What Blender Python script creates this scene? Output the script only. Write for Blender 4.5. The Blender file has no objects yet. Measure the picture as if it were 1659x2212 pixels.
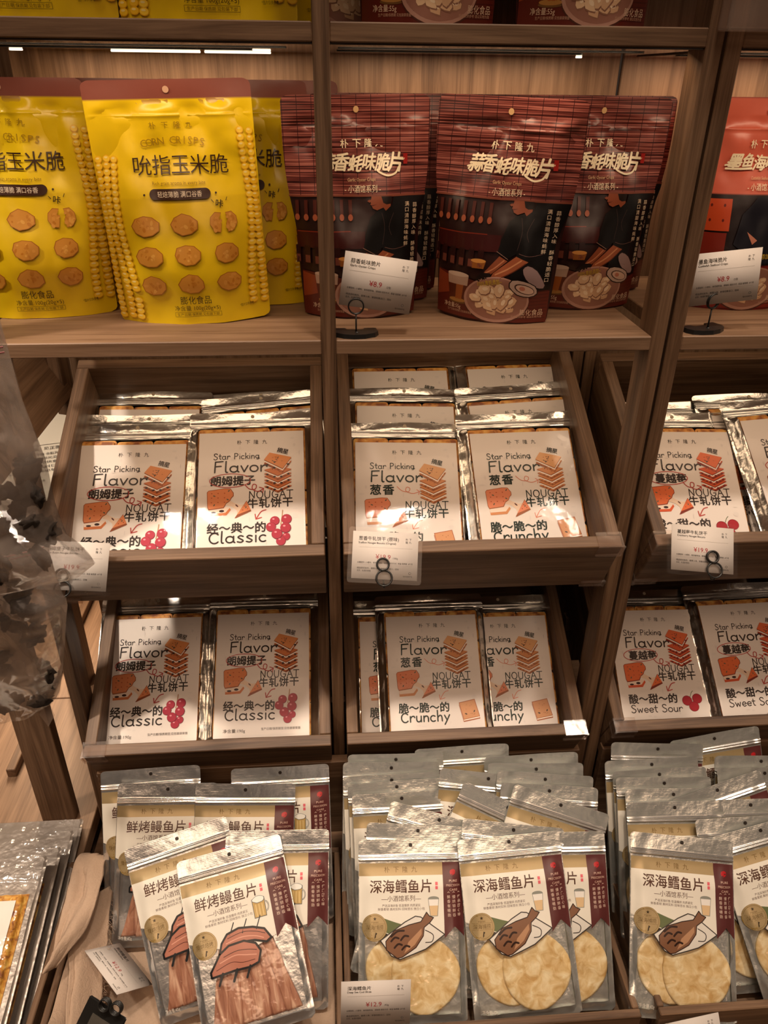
import bpy, bmesh, math, random
from mathutils import Vector, Matrix, noise
from mathutils.geometry import tessellate_polygon

S = bpy.context.scene
COL = S.collection
R = math.radians
random.seed(7)

# ------------------------------------------------------------------ camera, world, lights, exposure
CAM_POS = Vector((-0.00103, -0.91106, 0.27712))
PITCH, YAW, ROLL, FPX = 0.51636, 0.07754, 0.01170, 1650.0
fwd = Vector((math.sin(YAW) * math.cos(PITCH), math.cos(YAW) * math.cos(PITCH), -math.sin(PITCH)))
rgt = Vector((math.cos(YAW), -math.sin(YAW), 0))
upv = rgt.cross(fwd)
r2 = rgt * math.cos(ROLL) + upv * math.sin(ROLL)
u2 = -rgt * math.sin(ROLL) + upv * math.cos(ROLL)
cam = bpy.data.cameras.new('camera')
cam.sensor_fit = 'VERTICAL'
cam.sensor_height = 24.0
cam.sensor_width = 18.0
cam.lens = FPX / 2212 * 24.0
cam.clip_start = 0.01
cam_o = bpy.data.objects.new('camera', cam)
cam_o.matrix_world = Matrix(((r2.x, u2.x, -fwd.x, CAM_POS.x), (r2.y, u2.y, -fwd.y, CAM_POS.y), (r2.z, u2.z, -fwd.z, CAM_POS.z), (0, 0, 0, 1)))
COL.objects.link(cam_o)
S.camera = cam_o

S.view_settings.view_transform = 'Standard'
S.view_settings.look = 'None'
S.view_settings.gamma = 1.0
S.view_settings.use_curve_mapping = False
S.view_settings.exposure = -0.36

w = bpy.data.worlds.new('shop_ambient')
w.use_nodes = True
nt = w.node_tree
bg = nt.nodes['Background']
tc = nt.nodes.new('ShaderNodeTexCoord')
nz = nt.nodes.new('ShaderNodeTexNoise')
nz.inputs['Scale'].default_value = 3.2
nz.inputs['Detail'].default_value = 3
nt.links.new(tc.outputs['Generated'], nz.inputs['Vector'])
cr = nt.nodes.new('ShaderNodeValToRGB')
e = cr.color_ramp.elements
e[0].position, e[0].color = 0.42, (0.035, 0.022, 0.015, 1)
e[1].position, e[1].color = 0.68, (0.80, 0.58, 0.43, 1)
k = e.new(0.56)
k.color = (0.10, 0.066, 0.046, 1)
nt.links.new(nz.outputs['Fac'], cr.inputs[0])
sp = nt.nodes.new('ShaderNodeSeparateXYZ')
nt.links.new(tc.outputs['Generated'], sp.inputs[0])
mr = nt.nodes.new('ShaderNodeMapRange')
mr.inputs[1].default_value, mr.inputs[2].default_value = -0.25, 0.35
mr.inputs[3].default_value, mr.inputs[4].default_value = 0.2, 1.15
nt.links.new(sp.outputs[2], mr.inputs[0])
vm = nt.nodes.new('ShaderNodeVectorMath')
vm.operation = 'SCALE'
nt.links.new(cr.outputs[0], vm.inputs[0])
nt.links.new(mr.outputs[0], vm.inputs['Scale'])
nt.links.new(vm.outputs[0], bg.inputs[0])
bg.inputs[1].default_value = 0.72
S.world = w


def area(name, loc, target, sx, sy, power, color, spread=180):
    l = bpy.data.lights.new(name, 'AREA')
    l.shape = 'RECTANGLE'
    l.size, l.size_y = sx, sy
    l.energy = power
    l.color = color
    l.spread = R(spread)
    o = bpy.data.objects.new(name, l)
    o.location = loc
    d = Vector(target) - Vector(loc)
    o.rotation_euler = d.to_track_quat('-Z', 'Y').to_euler()
    COL.objects.link(o)
    return o


SPOT = (1.0, 0.84, 0.68)
WARM = (1.0, 0.72, 0.47)
WARM2 = (1.0, 0.68, 0.46)
# ceiling spotlights in the aisle, nearly above the shelf front
area('ceiling_spot', (0.25, -0.48, 1.75), (0.15, -0.24, -0.75), 0.16, 0.16, 2.35, SPOT, 46)
area('ceiling_spot', (-0.55, -0.48, 1.75), (-0.45, -0.24, -0.75), 0.16, 0.16, 2.0, SPOT, 46)
area('ceiling_spot', (1.05, -0.48, 1.75), (0.75, -0.24, -0.75), 0.16, 0.16, 2.0, SPOT, 46)
# wide soft fill light added out in the aisle, aimed low at the rack
area('front_fill', (0.0, -1.85, 1.65), (0.0, 0.0, -0.70), 3.4, 1.4, 8.2, WARM2, 58)
# strips under the shelves
for x in (-0.205, 0.205, 0.63):
    area('shelf_strip_light', (x, 0.285, 0.300), (x, 0.31, 0.0), 0.34, 0.012, 0.62, WARM)
    area('front_strip_light', (x, 0.035, 0.304), (x, 0.12, 0.0), 0.36, 0.015, 0.46, WARM)
    area('tray_strip_light', (x, 0.075, -0.024), (x, 0.085, -0.5), 0.36, 0.045, 0.20, WARM)
    area('tray_strip_light', (x, 0.215, -0.024), (x, 0.205, -0.5), 0.36, 0.045, 0.17, WARM)
area('deck_fill_light', (-0.66, 0.55, -0.32), (-0.54, 0.18, -0.83), 0.08, 0.4, 4.6, WARM, 120)  # warm fill added to brighten the corner deck, not a shelf strip
area('ceiling_spot', (-1.35, -0.45, 1.55), (-0.46, 0.05, -0.25), 0.12, 0.12, 1.8, SPOT, 30)

# ------------------------------------------------------------------ colour and materials


def lin(h):
    h = h.lstrip('#')
    c = [int(h[i:i + 2], 16) / 255 for i in (0, 2, 4)]
    return tuple((v / 12.92 if v <= 0.04045 else ((v + 0.055) / 1.055) ** 2.4) for v in c)


def mat(name, color=None, rough=0.5, metal=0.0, attr=False, bump=0.0, bscale=60.0, spec=0.5, coat=0.0, mottle=0.0, mscale=30.0):
    m = bpy.data.materials.new(name)
    m.use_nodes = True
    nt = m.node_tree
    b = nt.nodes['Principled BSDF']
    b.inputs['Roughness'].default_value = rough
    b.inputs['Metallic'].default_value = metal
    b.inputs['Specular IOR Level'].default_value = spec
    b.inputs['Coat Weight'].default_value = coat
    src = None
    if attr:
        a = nt.nodes.new('ShaderNodeAttribute')
        a.attribute_name = 'Col'
        src = a.outputs['Color']
    else:
        b.inputs['Base Color'].default_value = (*color, 1)
    tc = nt.nodes.new('ShaderNodeTexCoord')
    if mottle > 0:
        n = nt.nodes.new('ShaderNodeTexNoise')
        n.inputs['Scale'].default_value = mscale
        n.inputs['Detail'].default_value = 4
        nt.links.new(tc.outputs['Object'], n.inputs['Vector'])
        mr = nt.nodes.new('ShaderNodeMapRange')
        mr.inputs[3].default_value = 1 - mottle
        mr.inputs[4].default_value = 1 + mottle
        nt.links.new(n.outputs['Fac'], mr.inputs[0])
        mx = nt.nodes.new('ShaderNodeMix')
        mx.data_type = 'RGBA'
        mx.blend_type = 'MULTIPLY'
        mx.inputs[0].default_value = 1
        if src:
            nt.links.new(src, mx.inputs[6])
        else:
            mx.inputs[6].default_value = (*color, 1)
        nt.links.new(mr.outputs[0], mx.inputs[7])
        src = mx.outputs[2]
    if src:
        nt.links.new(src, b.inputs['Base Color'])
    if bump > 0:
        n = nt.nodes.new('ShaderNodeTexNoise')
        n.inputs['Scale'].default_value = bscale
        n.inputs['Detail'].default_value = 3
        nt.links.new(tc.outputs['Object'], n.inputs['Vector'])
        bp = nt.nodes.new('ShaderNodeBump')
        bp.inputs['Strength'].default_value = bump
        bp.inputs['Distance'].default_value = 0.002
        nt.links.new(n.outputs['Fac'], bp.inputs['Height'])
        nt.links.new(bp.outputs[0], b.inputs['Normal'])
    return m


def wood(name, dark, mid, light, rough=0.5):
    m = bpy.data.materials.new(name)
    m.use_nodes = True
    nt = m.node_tree
    b = nt.nodes['Principled BSDF']
    b.inputs['Roughness'].default_value = rough
    b.inputs['Specular IOR Level'].default_value = 0.35
    tc = nt.nodes.new('ShaderNodeTexCoord')
    oi = nt.nodes.new('ShaderNodeObjectInfo')
    vm = nt.nodes.new('ShaderNodeVectorMath')
    vm.operation = 'MULTIPLY_ADD'
    vm.inputs[1].default_value = (7.0, 5.0, 3.0)
    nt.links.new(oi.outputs['Random'], vm.inputs[0])
    nt.links.new(tc.outputs['Object'], vm.inputs[2])
    mp = nt.nodes.new('ShaderNodeMapping')
    mp.inputs['Scale'].default_value = (1.8, 34, 34)
    nt.links.new(vm.outputs[0], mp.inputs[0])
    n1 = nt.nodes.new('ShaderNodeTexNoise')
    n1.inputs['Scale'].default_value = 1.6
    n1.inputs['Detail'].default_value = 7
    n1.inputs['Roughness'].default_value = 0.62
    n1.inputs['Distortion'].default_value = 0.9
    nt.links.new(mp.outputs[0], n1.inputs['Vector'])
    mp2 = nt.nodes.new('ShaderNodeMapping')
    mp2.inputs['Scale'].default_value = (5, 260, 260)
    nt.links.new(vm.outputs[0], mp2.inputs[0])
    n2 = nt.nodes.new('ShaderNodeTexNoise')
    n2.inputs['Scale'].default_value = 2.0
    n2.inputs['Detail'].default_value = 3
    nt.links.new(mp2.outputs[0], n2.inputs['Vector'])
    ad = nt.nodes.new('ShaderNodeMath')
    ad.operation = 'MULTIPLY_ADD'
    ad.inputs[1].default_value = 0.35
    nt.links.new(n2.outputs['Fac'], ad.inputs[0])
    nt.links.new(n1.outputs['Fac'], ad.inputs[2])
    cr = nt.nodes.new('ShaderNodeValToRGB')
    e = cr.color_ramp.elements
    e[0].position, e[0].color = 0.46, (*dark, 1)
    e[1].position, e[1].color = 0.86, (*light, 1)
    k = cr.color_ramp.elements.new(0.64)
    k.color = (*mid, 1)
    nt.links.new(ad.outputs[0], cr.inputs[0])
    nt.links.new(cr.outputs[0], b.inputs['Base Color'])
    bp = nt.nodes.new('ShaderNodeBump')
    bp.inputs['Strength'].default_value = 0.12
    bp.inputs['Distance'].default_value = 0.001
    nt.links.new(ad.outputs[0], bp.inputs['Height'])
    nt.links.new(bp.outputs[0], b.inputs['Normal'])
    return m


def film(name, tint=(1, 1, 1), gloss=0.10, rough=0.12, haze=0.0, bump=0.5, bscale=45):
    m = bpy.data.materials.new(name)
    m.use_nodes = True
    nt = m.node_tree
    nt.nodes.clear()
    out = nt.nodes.new('ShaderNodeOutputMaterial')
    tr = nt.nodes.new('ShaderNodeBsdfTransparent')
    tr.inputs[0].default_value = (*tint, 1)
    gl = nt.nodes.new('ShaderNodeBsdfGlossy')
    gl.inputs['Roughness'].default_value = rough
    gl.inputs[0].default_value = (1, 1, 1, 1)
    fr = nt.nodes.new('ShaderNodeLayerWeight')
    fr.inputs[0].default_value = 0.35
    mr = nt.nodes.new('ShaderNodeMapRange')
    mr.inputs[3].default_value = gloss
    mr.inputs[4].default_value = min(1, gloss * 4)
    nt.links.new(fr.outputs['Fresnel'], mr.inputs[0])
    mx = nt.nodes.new('ShaderNodeMixShader')
    nt.links.new(mr.outputs[0], mx.inputs[0])
    nt.links.new(gl.outputs[0], mx.inputs[2])
    last = tr.outputs[0]
    if haze > 0:
        df = nt.nodes.new('ShaderNodeBsdfDiffuse')
        df.inputs[0].default_value = (0.82, 0.68, 0.59, 1)
        tl = nt.nodes.new('ShaderNodeBsdfTranslucent')
        tl.inputs[0].default_value = (0.82, 0.68, 0.59, 1)
        md = nt.nodes.new('ShaderNodeMixShader')
        md.inputs[0].default_value = 0.5
        nt.links.new(df.outputs[0], md.inputs[1])
        nt.links.new(tl.outputs[0], md.inputs[2])
        mh = nt.nodes.new('ShaderNodeMixShader')
        hn = nt.nodes.new('ShaderNodeTexNoise')
        hn.inputs['Scale'].default_value = 14
        htc = nt.nodes.new('ShaderNodeTexCoord')
        nt.links.new(htc.outputs['Object'], hn.inputs['Vector'])
        hr = nt.nodes.new('ShaderNodeMapRange')
        hr.inputs[1].default_value = 0.35
        hr.inputs[2].default_value = 0.7
        hr.inputs[3].default_value = haze * 0.35
        hr.inputs[4].default_value = haze * 2.0
        nt.links.new(hn.outputs['Fac'], hr.inputs[0])
        nt.links.new(hr.outputs[0], mh.inputs[0])
        nt.links.new(tr.outputs[0], mh.inputs[1])
        nt.links.new(md.outputs[0], mh.inputs[2])
        last = mh.outputs[0]
    nt.links.new(last, mx.inputs[1])
    tc = nt.nodes.new('ShaderNodeTexCoord')
    n = nt.nodes.new('ShaderNodeTexNoise')
    n.inputs['Scale'].default_value = bscale
    n.inputs['Detail'].default_value = 2
    nt.links.new(tc.outputs['Object'], n.inputs['Vector'])
    bp = nt.nodes.new('ShaderNodeBump')
    bp.inputs['Strength'].default_value = bump
    bp.inputs['Distance'].default_value = 0.003
    nt.links.new(n.outputs['Fac'], bp.inputs['Height'])
    nt.links.new(bp.outputs[0], gl.inputs['Normal'])
    nt.links.new(mx.outputs[0], out.inputs[0])
    return m


def emis(name, color, strength):
    m = bpy.data.materials.new(name)
    m.use_nodes = True
    b = m.node_tree.nodes['Principled BSDF']
    b.inputs['Base Color'].default_value = (*color, 1)
    b.inputs['Emission Color'].default_value = (*color, 1)
    b.inputs['Emission Strength'].default_value = strength
    return m


M_WOOD = wood('oak_veneer', (0.056, 0.028, 0.0138), (0.122, 0.066, 0.035), (0.215, 0.125, 0.070))
M_WOODL = wood('oak_panel', (0.105, 0.056, 0.030), (0.185, 0.106, 0.060), (0.265, 0.160, 0.095))
M_FLOOR = wood('floor_boards', (0.2, 0.12, 0.07), (0.3, 0.18, 0.1), (0.4, 0.25, 0.15))
M_PRINT = mat('printed_paper', attr=True, rough=0.6, spec=0.3)
M_INK = mat('printed_film', attr=True, rough=0.32, spec=0.5, bump=0.12, bscale=35)
M_MATTE = mat('printed_matte_pouch', attr=True, rough=0.30, spec=0.5, bump=0.30, bscale=22, mottle=0.06, mscale=60)
M_GOLD = mat('gold_ink', lin('a8926a'), rough=0.35, metal=0.3, bump=0.1)
M_FOIL = mat('silver_foil', (0.80, 0.77, 0.72), rough=0.2, metal=1.0, bump=0.55, bscale=48)
M_FOILB = mat('bright_silver_film', (0.70, 0.70, 0.69), rough=0.26, metal=0.9, bump=0.4, bscale=70)
M_FOILZ = mat('zip_foil', (0.86, 0.84, 0.80), rough=0.16, metal=0.9)
M_DARKF = mat('dark_silver_film', (0.33, 0.28, 0.24), rough=0.3, metal=0.6, bump=0.5, bscale=60)
M_FROST = mat('frosted_grey_film', (0.70, 0.70, 0.655), rough=0.27, metal=0.8, bump=0.5, bscale=75)
M_FILM = film('clear_film', gloss=0.010, rough=0.08, bump=0.12)
M_FILMW = film('crinkled_clear_film', gloss=0.05, rough=0.13, bump=0.8, bscale=60)
M_HAZE = film('milky_plastic_film', gloss=0.13, rough=0.12, haze=0.26, bump=1.0, bscale=24)
M_ACRYL = film('clear_acrylic', tint=(0.92, 0.88, 0.85), gloss=0.016, rough=0.12, haze=0.07, bump=0.1)
M_BLACK = mat('black_metal', (0.012, 0.011, 0.010), rough=0.35, spec=0.5)
M_CLOTH = mat('linen', lin('b59a83'), rough=0.95, bump=0.5, bscale=420, mottle=0.1, mscale=300)
M_GLOSS = mat('glossy_shelf_underside', (0.10, 0.07, 0.05), rough=0.06, spec=0.8)
M_LED = emis('warm_led', (1.0, 0.82, 0.6), 2.6)


def biscuit_mat():
    m = bpy.data.materials.new('baked_biscuit')
    m.use_nodes = True
    nt = m.node_tree
    b = nt.nodes['Principled BSDF']
    b.inputs['Roughness'].default_value = 0.6
    tc = nt.nodes.new('ShaderNodeTexCoord')
    n = nt.nodes.new('ShaderNodeTexNoise')
    n.inputs['Scale'].default_value = 70
    n.inputs['Detail'].default_value = 4
    oi = nt.nodes.new('ShaderNodeObjectInfo')
    vm = nt.nodes.new('ShaderNodeVectorMath')
    nt.links.new(tc.outputs['Object'], vm.inputs[0])
    nt.links.new(oi.outputs['Random'], vm.inputs[1])
    nt.links.new(vm.outputs[0], n.inputs['Vector'])
    cr = nt.nodes.new('ShaderNodeValToRGB')
    e = cr.color_ramp.elements
    e[0].position, e[0].color = 0.36, (*lin('8a4a16'), 1)
    e[1].position, e[1].color = 0.66, (*lin('e3b25a'), 1)
    k = e.new(0.5)
    k.color = (*lin('cf8a38'), 1)
    nt.links.new(n.outputs['Fac'], cr.inputs[0])
    nt.links.new(cr.outputs[0], b.inputs['Base Color'])
    return m


def streak_mat(name, cols, scale=(60, 9, 40), rough=0.4):
    m = bpy.data.materials.new(name)
    m.use_nodes = True
    nt = m.node_tree
    b = nt.nodes['Principled BSDF']
    b.inputs['Roughness'].default_value = rough
    tc = nt.nodes.new('ShaderNodeTexCoord')
    mp = nt.nodes.new('ShaderNodeMapping')
    mp.inputs['Scale'].default_value = scale
    oi = nt.nodes.new('ShaderNodeObjectInfo')
    vm = nt.nodes.new('ShaderNodeVectorMath')
    nt.links.new(tc.outputs['Object'], vm.inputs[0])
    nt.links.new(oi.outputs['Random'], vm.inputs[1])
    nt.links.new(vm.outputs[0], mp.inputs[0])
    n = nt.nodes.new('ShaderNodeTexNoise')
    n.inputs['Scale'].default_value = 2.2
    n.inputs['Detail'].default_value = 6
    n.inputs['Distortion'].default_value = 0.7
    nt.links.new(mp.outputs[0], n.inputs['Vector'])
    cr = nt.nodes.new('ShaderNodeValToRGB')
    e = cr.color_ramp.elements
    e[0].position, e[0].color = 0.32, (*lin(cols[0]), 1)
    e[1].position, e[1].color = 0.68, (*lin(cols[2]), 1)
    k = e.new(0.5)
    k.color = (*lin(cols[1]), 1)
    nt.links.new(n.outputs['Fac'], cr.inputs[0])
    nt.links.new(cr.outputs[0], b.inputs['Base Color'])
    bp = nt.nodes.new('ShaderNodeBump')
    bp.inputs['Strength'].default_value = 0.5
    bp.inputs['Distance'].default_value = 0.002
    nt.links.new(n.outputs['Fac'], bp.inputs['Height'])
    nt.links.new(bp.outputs[0], b.inputs['Normal'])
    return m


def bamboo_mat():
    m = bpy.data.materials.new('printed_bamboo_blind')
    m.use_nodes = True
    nt = m.node_tree
    b = nt.nodes['Principled BSDF']
    b.inputs['Roughness'].default_value = 0.30
    tc = nt.nodes.new('ShaderNodeTexCoord')
    mp = nt.nodes.new('ShaderNodeMapping')
    mp.inputs['Scale'].default_value = (9, 560, 0)
    nt.links.new(tc.outputs['Object'], mp.inputs[0])
    n = nt.nodes.new('ShaderNodeTexNoise')
    n.inputs['Scale'].default_value = 1.0
    n.inputs['Detail'].default_value = 2
    nt.links.new(mp.outputs[0], n.inputs['Vector'])
    cr = nt.nodes.new('ShaderNodeValToRGB')
    e = cr.color_ramp.elements
    e[0].position, e[0].color = 0.38, (*lin('351412'), 1)
    e[1].position, e[1].color = 0.66, (*lin('a8665b'), 1)
    k = e.new(0.5)
    k.color = (*lin('743731'), 1)
    nt.links.new(n.outputs['Fac'], cr.inputs[0])
    sx = nt.nodes.new('ShaderNodeSeparateXYZ')
    nt.links.new(tc.outputs['Object'], sx.inputs[0])
    a1 = nt.nodes.new('ShaderNodeMath')
    a1.operation = 'MULTIPLY'
    a1.inputs[1].default_value = 1 / 0.0178
    nt.links.new(sx.outputs[0], a1.inputs[0])
    a2 = nt.nodes.new('ShaderNodeMath')
    a2.operation = 'FRACT'
    nt.links.new(a1.outputs[0], a2.inputs[0])
    a3 = nt.nodes.new('ShaderNodeMath')
    a3.operation = 'LESS_THAN'
    a3.inputs[1].default_value = 0.04
    nt.links.new(a2.outputs[0], a3.inputs[0])
    mx = nt.nodes.new('ShaderNodeMix')
    mx.data_type = 'RGBA'
    mx.inputs[7].default_value = (*lin('2a1014'), 1)
    nt.links.new(a3.outputs[0], mx.inputs[0])
    nt.links.new(cr.outputs[0], mx.inputs[6])
    nt.links.new(mx.outputs[2], b.inputs['Base Color'])
    return m


M_BAMBOO = bamboo_mat()
M_BISC = biscuit_mat()
M_JERKY = streak_mat('dried_eel', ('84503c', 'ae7a60', 'd4ac90'))
M_DISC = streak_mat('dried_fish', ('c49d60', 'dcc08c', 'eddcb4'), scale=(30, 30, 30), rough=0.55)
M_FLOSS = streak_mat('golden_floss', ('7a3d12', 'c88a2c', 'e6bb5e'), scale=(50, 50, 50), rough=0.6)
M_MUSH = streak_mat('dried_mushroom', ('0e0a08', '241a13', '4a3a2c'), scale=(45, 45, 45), rough=0.8)

# ------------------------------------------------------------------ mesh builder


class MB:
    def __init__(self):
        self.v, self.f, self.m, self.c, self.n = [], [], [], [], []

    def vert(self, p, col=(1, 1, 1), nrm=None):
        self.v.append(tuple(p))
        self.c.append(col)
        self.n.append(nrm)
        return len(self.v) - 1

    def face(self, idx, m=0):
        self.f.append(tuple(idx))
        self.m.append(m)

    def box(self, x0, x1, y0, y1, z0, z1, m=0, col=(1, 1, 1)):
        b = [self.vert(p, col) for p in ((x0, y0, z0), (x1, y0, z0), (x1, y1, z0), (x0, y1, z0), (x0, y0, z1), (x1, y0, z1), (x1, y1, z1), (x0, y1, z1))]
        for q in ((3, 2, 1, 0), (4, 5, 6, 7), (0, 1, 5, 4), (1, 2, 6, 5), (2, 3, 7, 6), (3, 0, 4, 7)):
            self.face([b[i] for i in q], m)

    def tube(self, pts, r, seg=8, m=0, closed=False, col=(1, 1, 1)):
        pts = [Vector(p) for p in pts]
        n = len(pts)
        rings = []
        for i, p in enumerate(pts):
            a = pts[(i - 1) % n] if closed or i else p
            b = pts[(i + 1) % n] if closed or i < n - 1 else p
            t = (b - a).normalized()
            s = t.cross(Vector((0.13, 0.31, 0.94)))
            s.normalize()
            q = t.cross(s)
            rings.append([self.vert(p + (s * math.cos(k * 2 * math.pi / seg) + q * math.sin(k * 2 * math.pi / seg)) * r, col) for k in range(seg)])
        for i in range(n if closed else n - 1):
            A, B = rings[i], rings[(i + 1) % n]
            for k in range(seg):
                self.face((A[k], A[(k + 1) % seg], B[(k + 1) % seg], B[k]), m)
        if not closed:
            self.face(rings[0][::-1], m)
            self.face(rings[-1], m)

    def mesh(self, name, mats, smooth=False):
        me = bpy.data.meshes.new(name)
        me.from_pydata(self.v, [], self.f)
        for x in mats:
            me.materials.append(x)
        me.polygons.foreach_set('material_index', self.m)
        a = me.color_attributes.new('Col', 'FLOAT_COLOR', 'POINT')
        flat = []
        for c in self.c:
            flat += [c[0], c[1], c[2], 1.0]
        a.data.foreach_set('color', flat)
        if smooth or any(n is not None for n in self.n):
            me.polygons.foreach_set('use_smooth', [True] * len(self.f))
        me.update()
        if any(n is not None for n in self.n):
            vn = [Vector(x.vector) for x in me.vertex_normals]
            me.normals_split_custom_set_from_vertices([tuple(n) if n is not None else tuple(vn[i]) for i, n in enumerate(self.n)])
        return me

    def build(self, name, mats, parent=None, smooth=False):
        return put(name, self.mesh(name, mats, smooth), parent)


def put(name, me, parent=None):
    o = bpy.data.objects.new(name, me)
    COL.objects.link(o)
    if parent:
        o.parent = parent
    return o


def thing(name, label, cat, loc=(0, 0, 0), group=None, mtx=None):
    o = bpy.data.objects.new(name, None)
    o.empty_display_size = 0.02
    COL.objects.link(o)
    if mtx is not None:
        o.matrix_world = mtx
    else:
        o.location = loc
    o['label'] = label
    o['category'] = cat
    if group:
        o['group'] = group
    return o


def dup(root, mtx, label, group=None):
    r = root.copy()
    COL.objects.link(r)
    r.matrix_world = mtx
    r['label'] = label
    if group:
        r['group'] = group
    for ch in list(root.children):
        c = ch.copy()
        COL.objects.link(c)
        c.parent = r
        for g in ch.children:
            d = g.copy()
            COL.objects.link(d)
            d.parent = c
    return r


def board(name, x0, x1, y0, y1, z0, z1, axis, parent=None, m=None, bev=0.0012):
    """a wooden board, the grain along the given axis"""
    d = [x1 - x0, y1 - y0, z1 - z0]
    c = ((x0 + x1) / 2, (y0 + y1) / 2, (z0 + z1) / 2)
    if axis == 0:
        L, W, T, rot = d[0], d[1], d[2], (0, 0, 0)
    elif axis == 1:
        L, W, T, rot = d[1], d[0], d[2], (0, 0, math.pi / 2)
    else:
        L, W, T, rot = d[2], d[1], d[0], (0, math.pi / 2, 0)
    bm = bmesh.new()
    bmesh.ops.create_cube(bm, size=1)
    bmesh.ops.scale(bm, vec=(L, W, T), verts=bm.verts)
    bmesh.ops.bevel(bm, geom=list(bm.edges), offset=bev, segments=1, affect='EDGES')
    me = bpy.data.meshes.new(name)
    bm.to_mesh(me)
    bm.free()
    me.materials.append(m or M_WOOD)
    o = put(name, me, parent)
    o.location = c
    o.rotation_euler = rot
    return o


def sstep(a, b, x):
    t = min(1.0, max(0.0, (x - a) / (b - a)))
    return t * t * (3 - 2 * t)


# ------------------------------------------------------------------ flat artwork (polygons, strokes, text)
TXT = {}


def glyphs(s, bold=0.0):
    k = (s, bold)
    if k not in TXT:
        c = bpy.data.curves.new('tmp_text', 'FONT')
        c.body = s
        c.resolution_u = 2
        c.offset = bold
        o = bpy.data.objects.new('tmp_text', c)
        COL.objects.link(o)
        dg = bpy.context.evaluated_depsgraph_get()
        e = o.evaluated_get(dg)
        me = e.to_mesh()
        vs = [(v.co.x, v.co.y) for v in me.vertices]
        fs = []
        for p in me.polygons:
            q = list(p.vertices)
            for i in range(1, len(q) - 1):
                fs.append((q[0], q[i], q[i + 1]))
        e.to_mesh_clear()
        bpy.data.objects.remove(o)
        bpy.data.curves.remove(c)
        TXT[k] = (vs, fs)
    return TXT[k]


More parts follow.
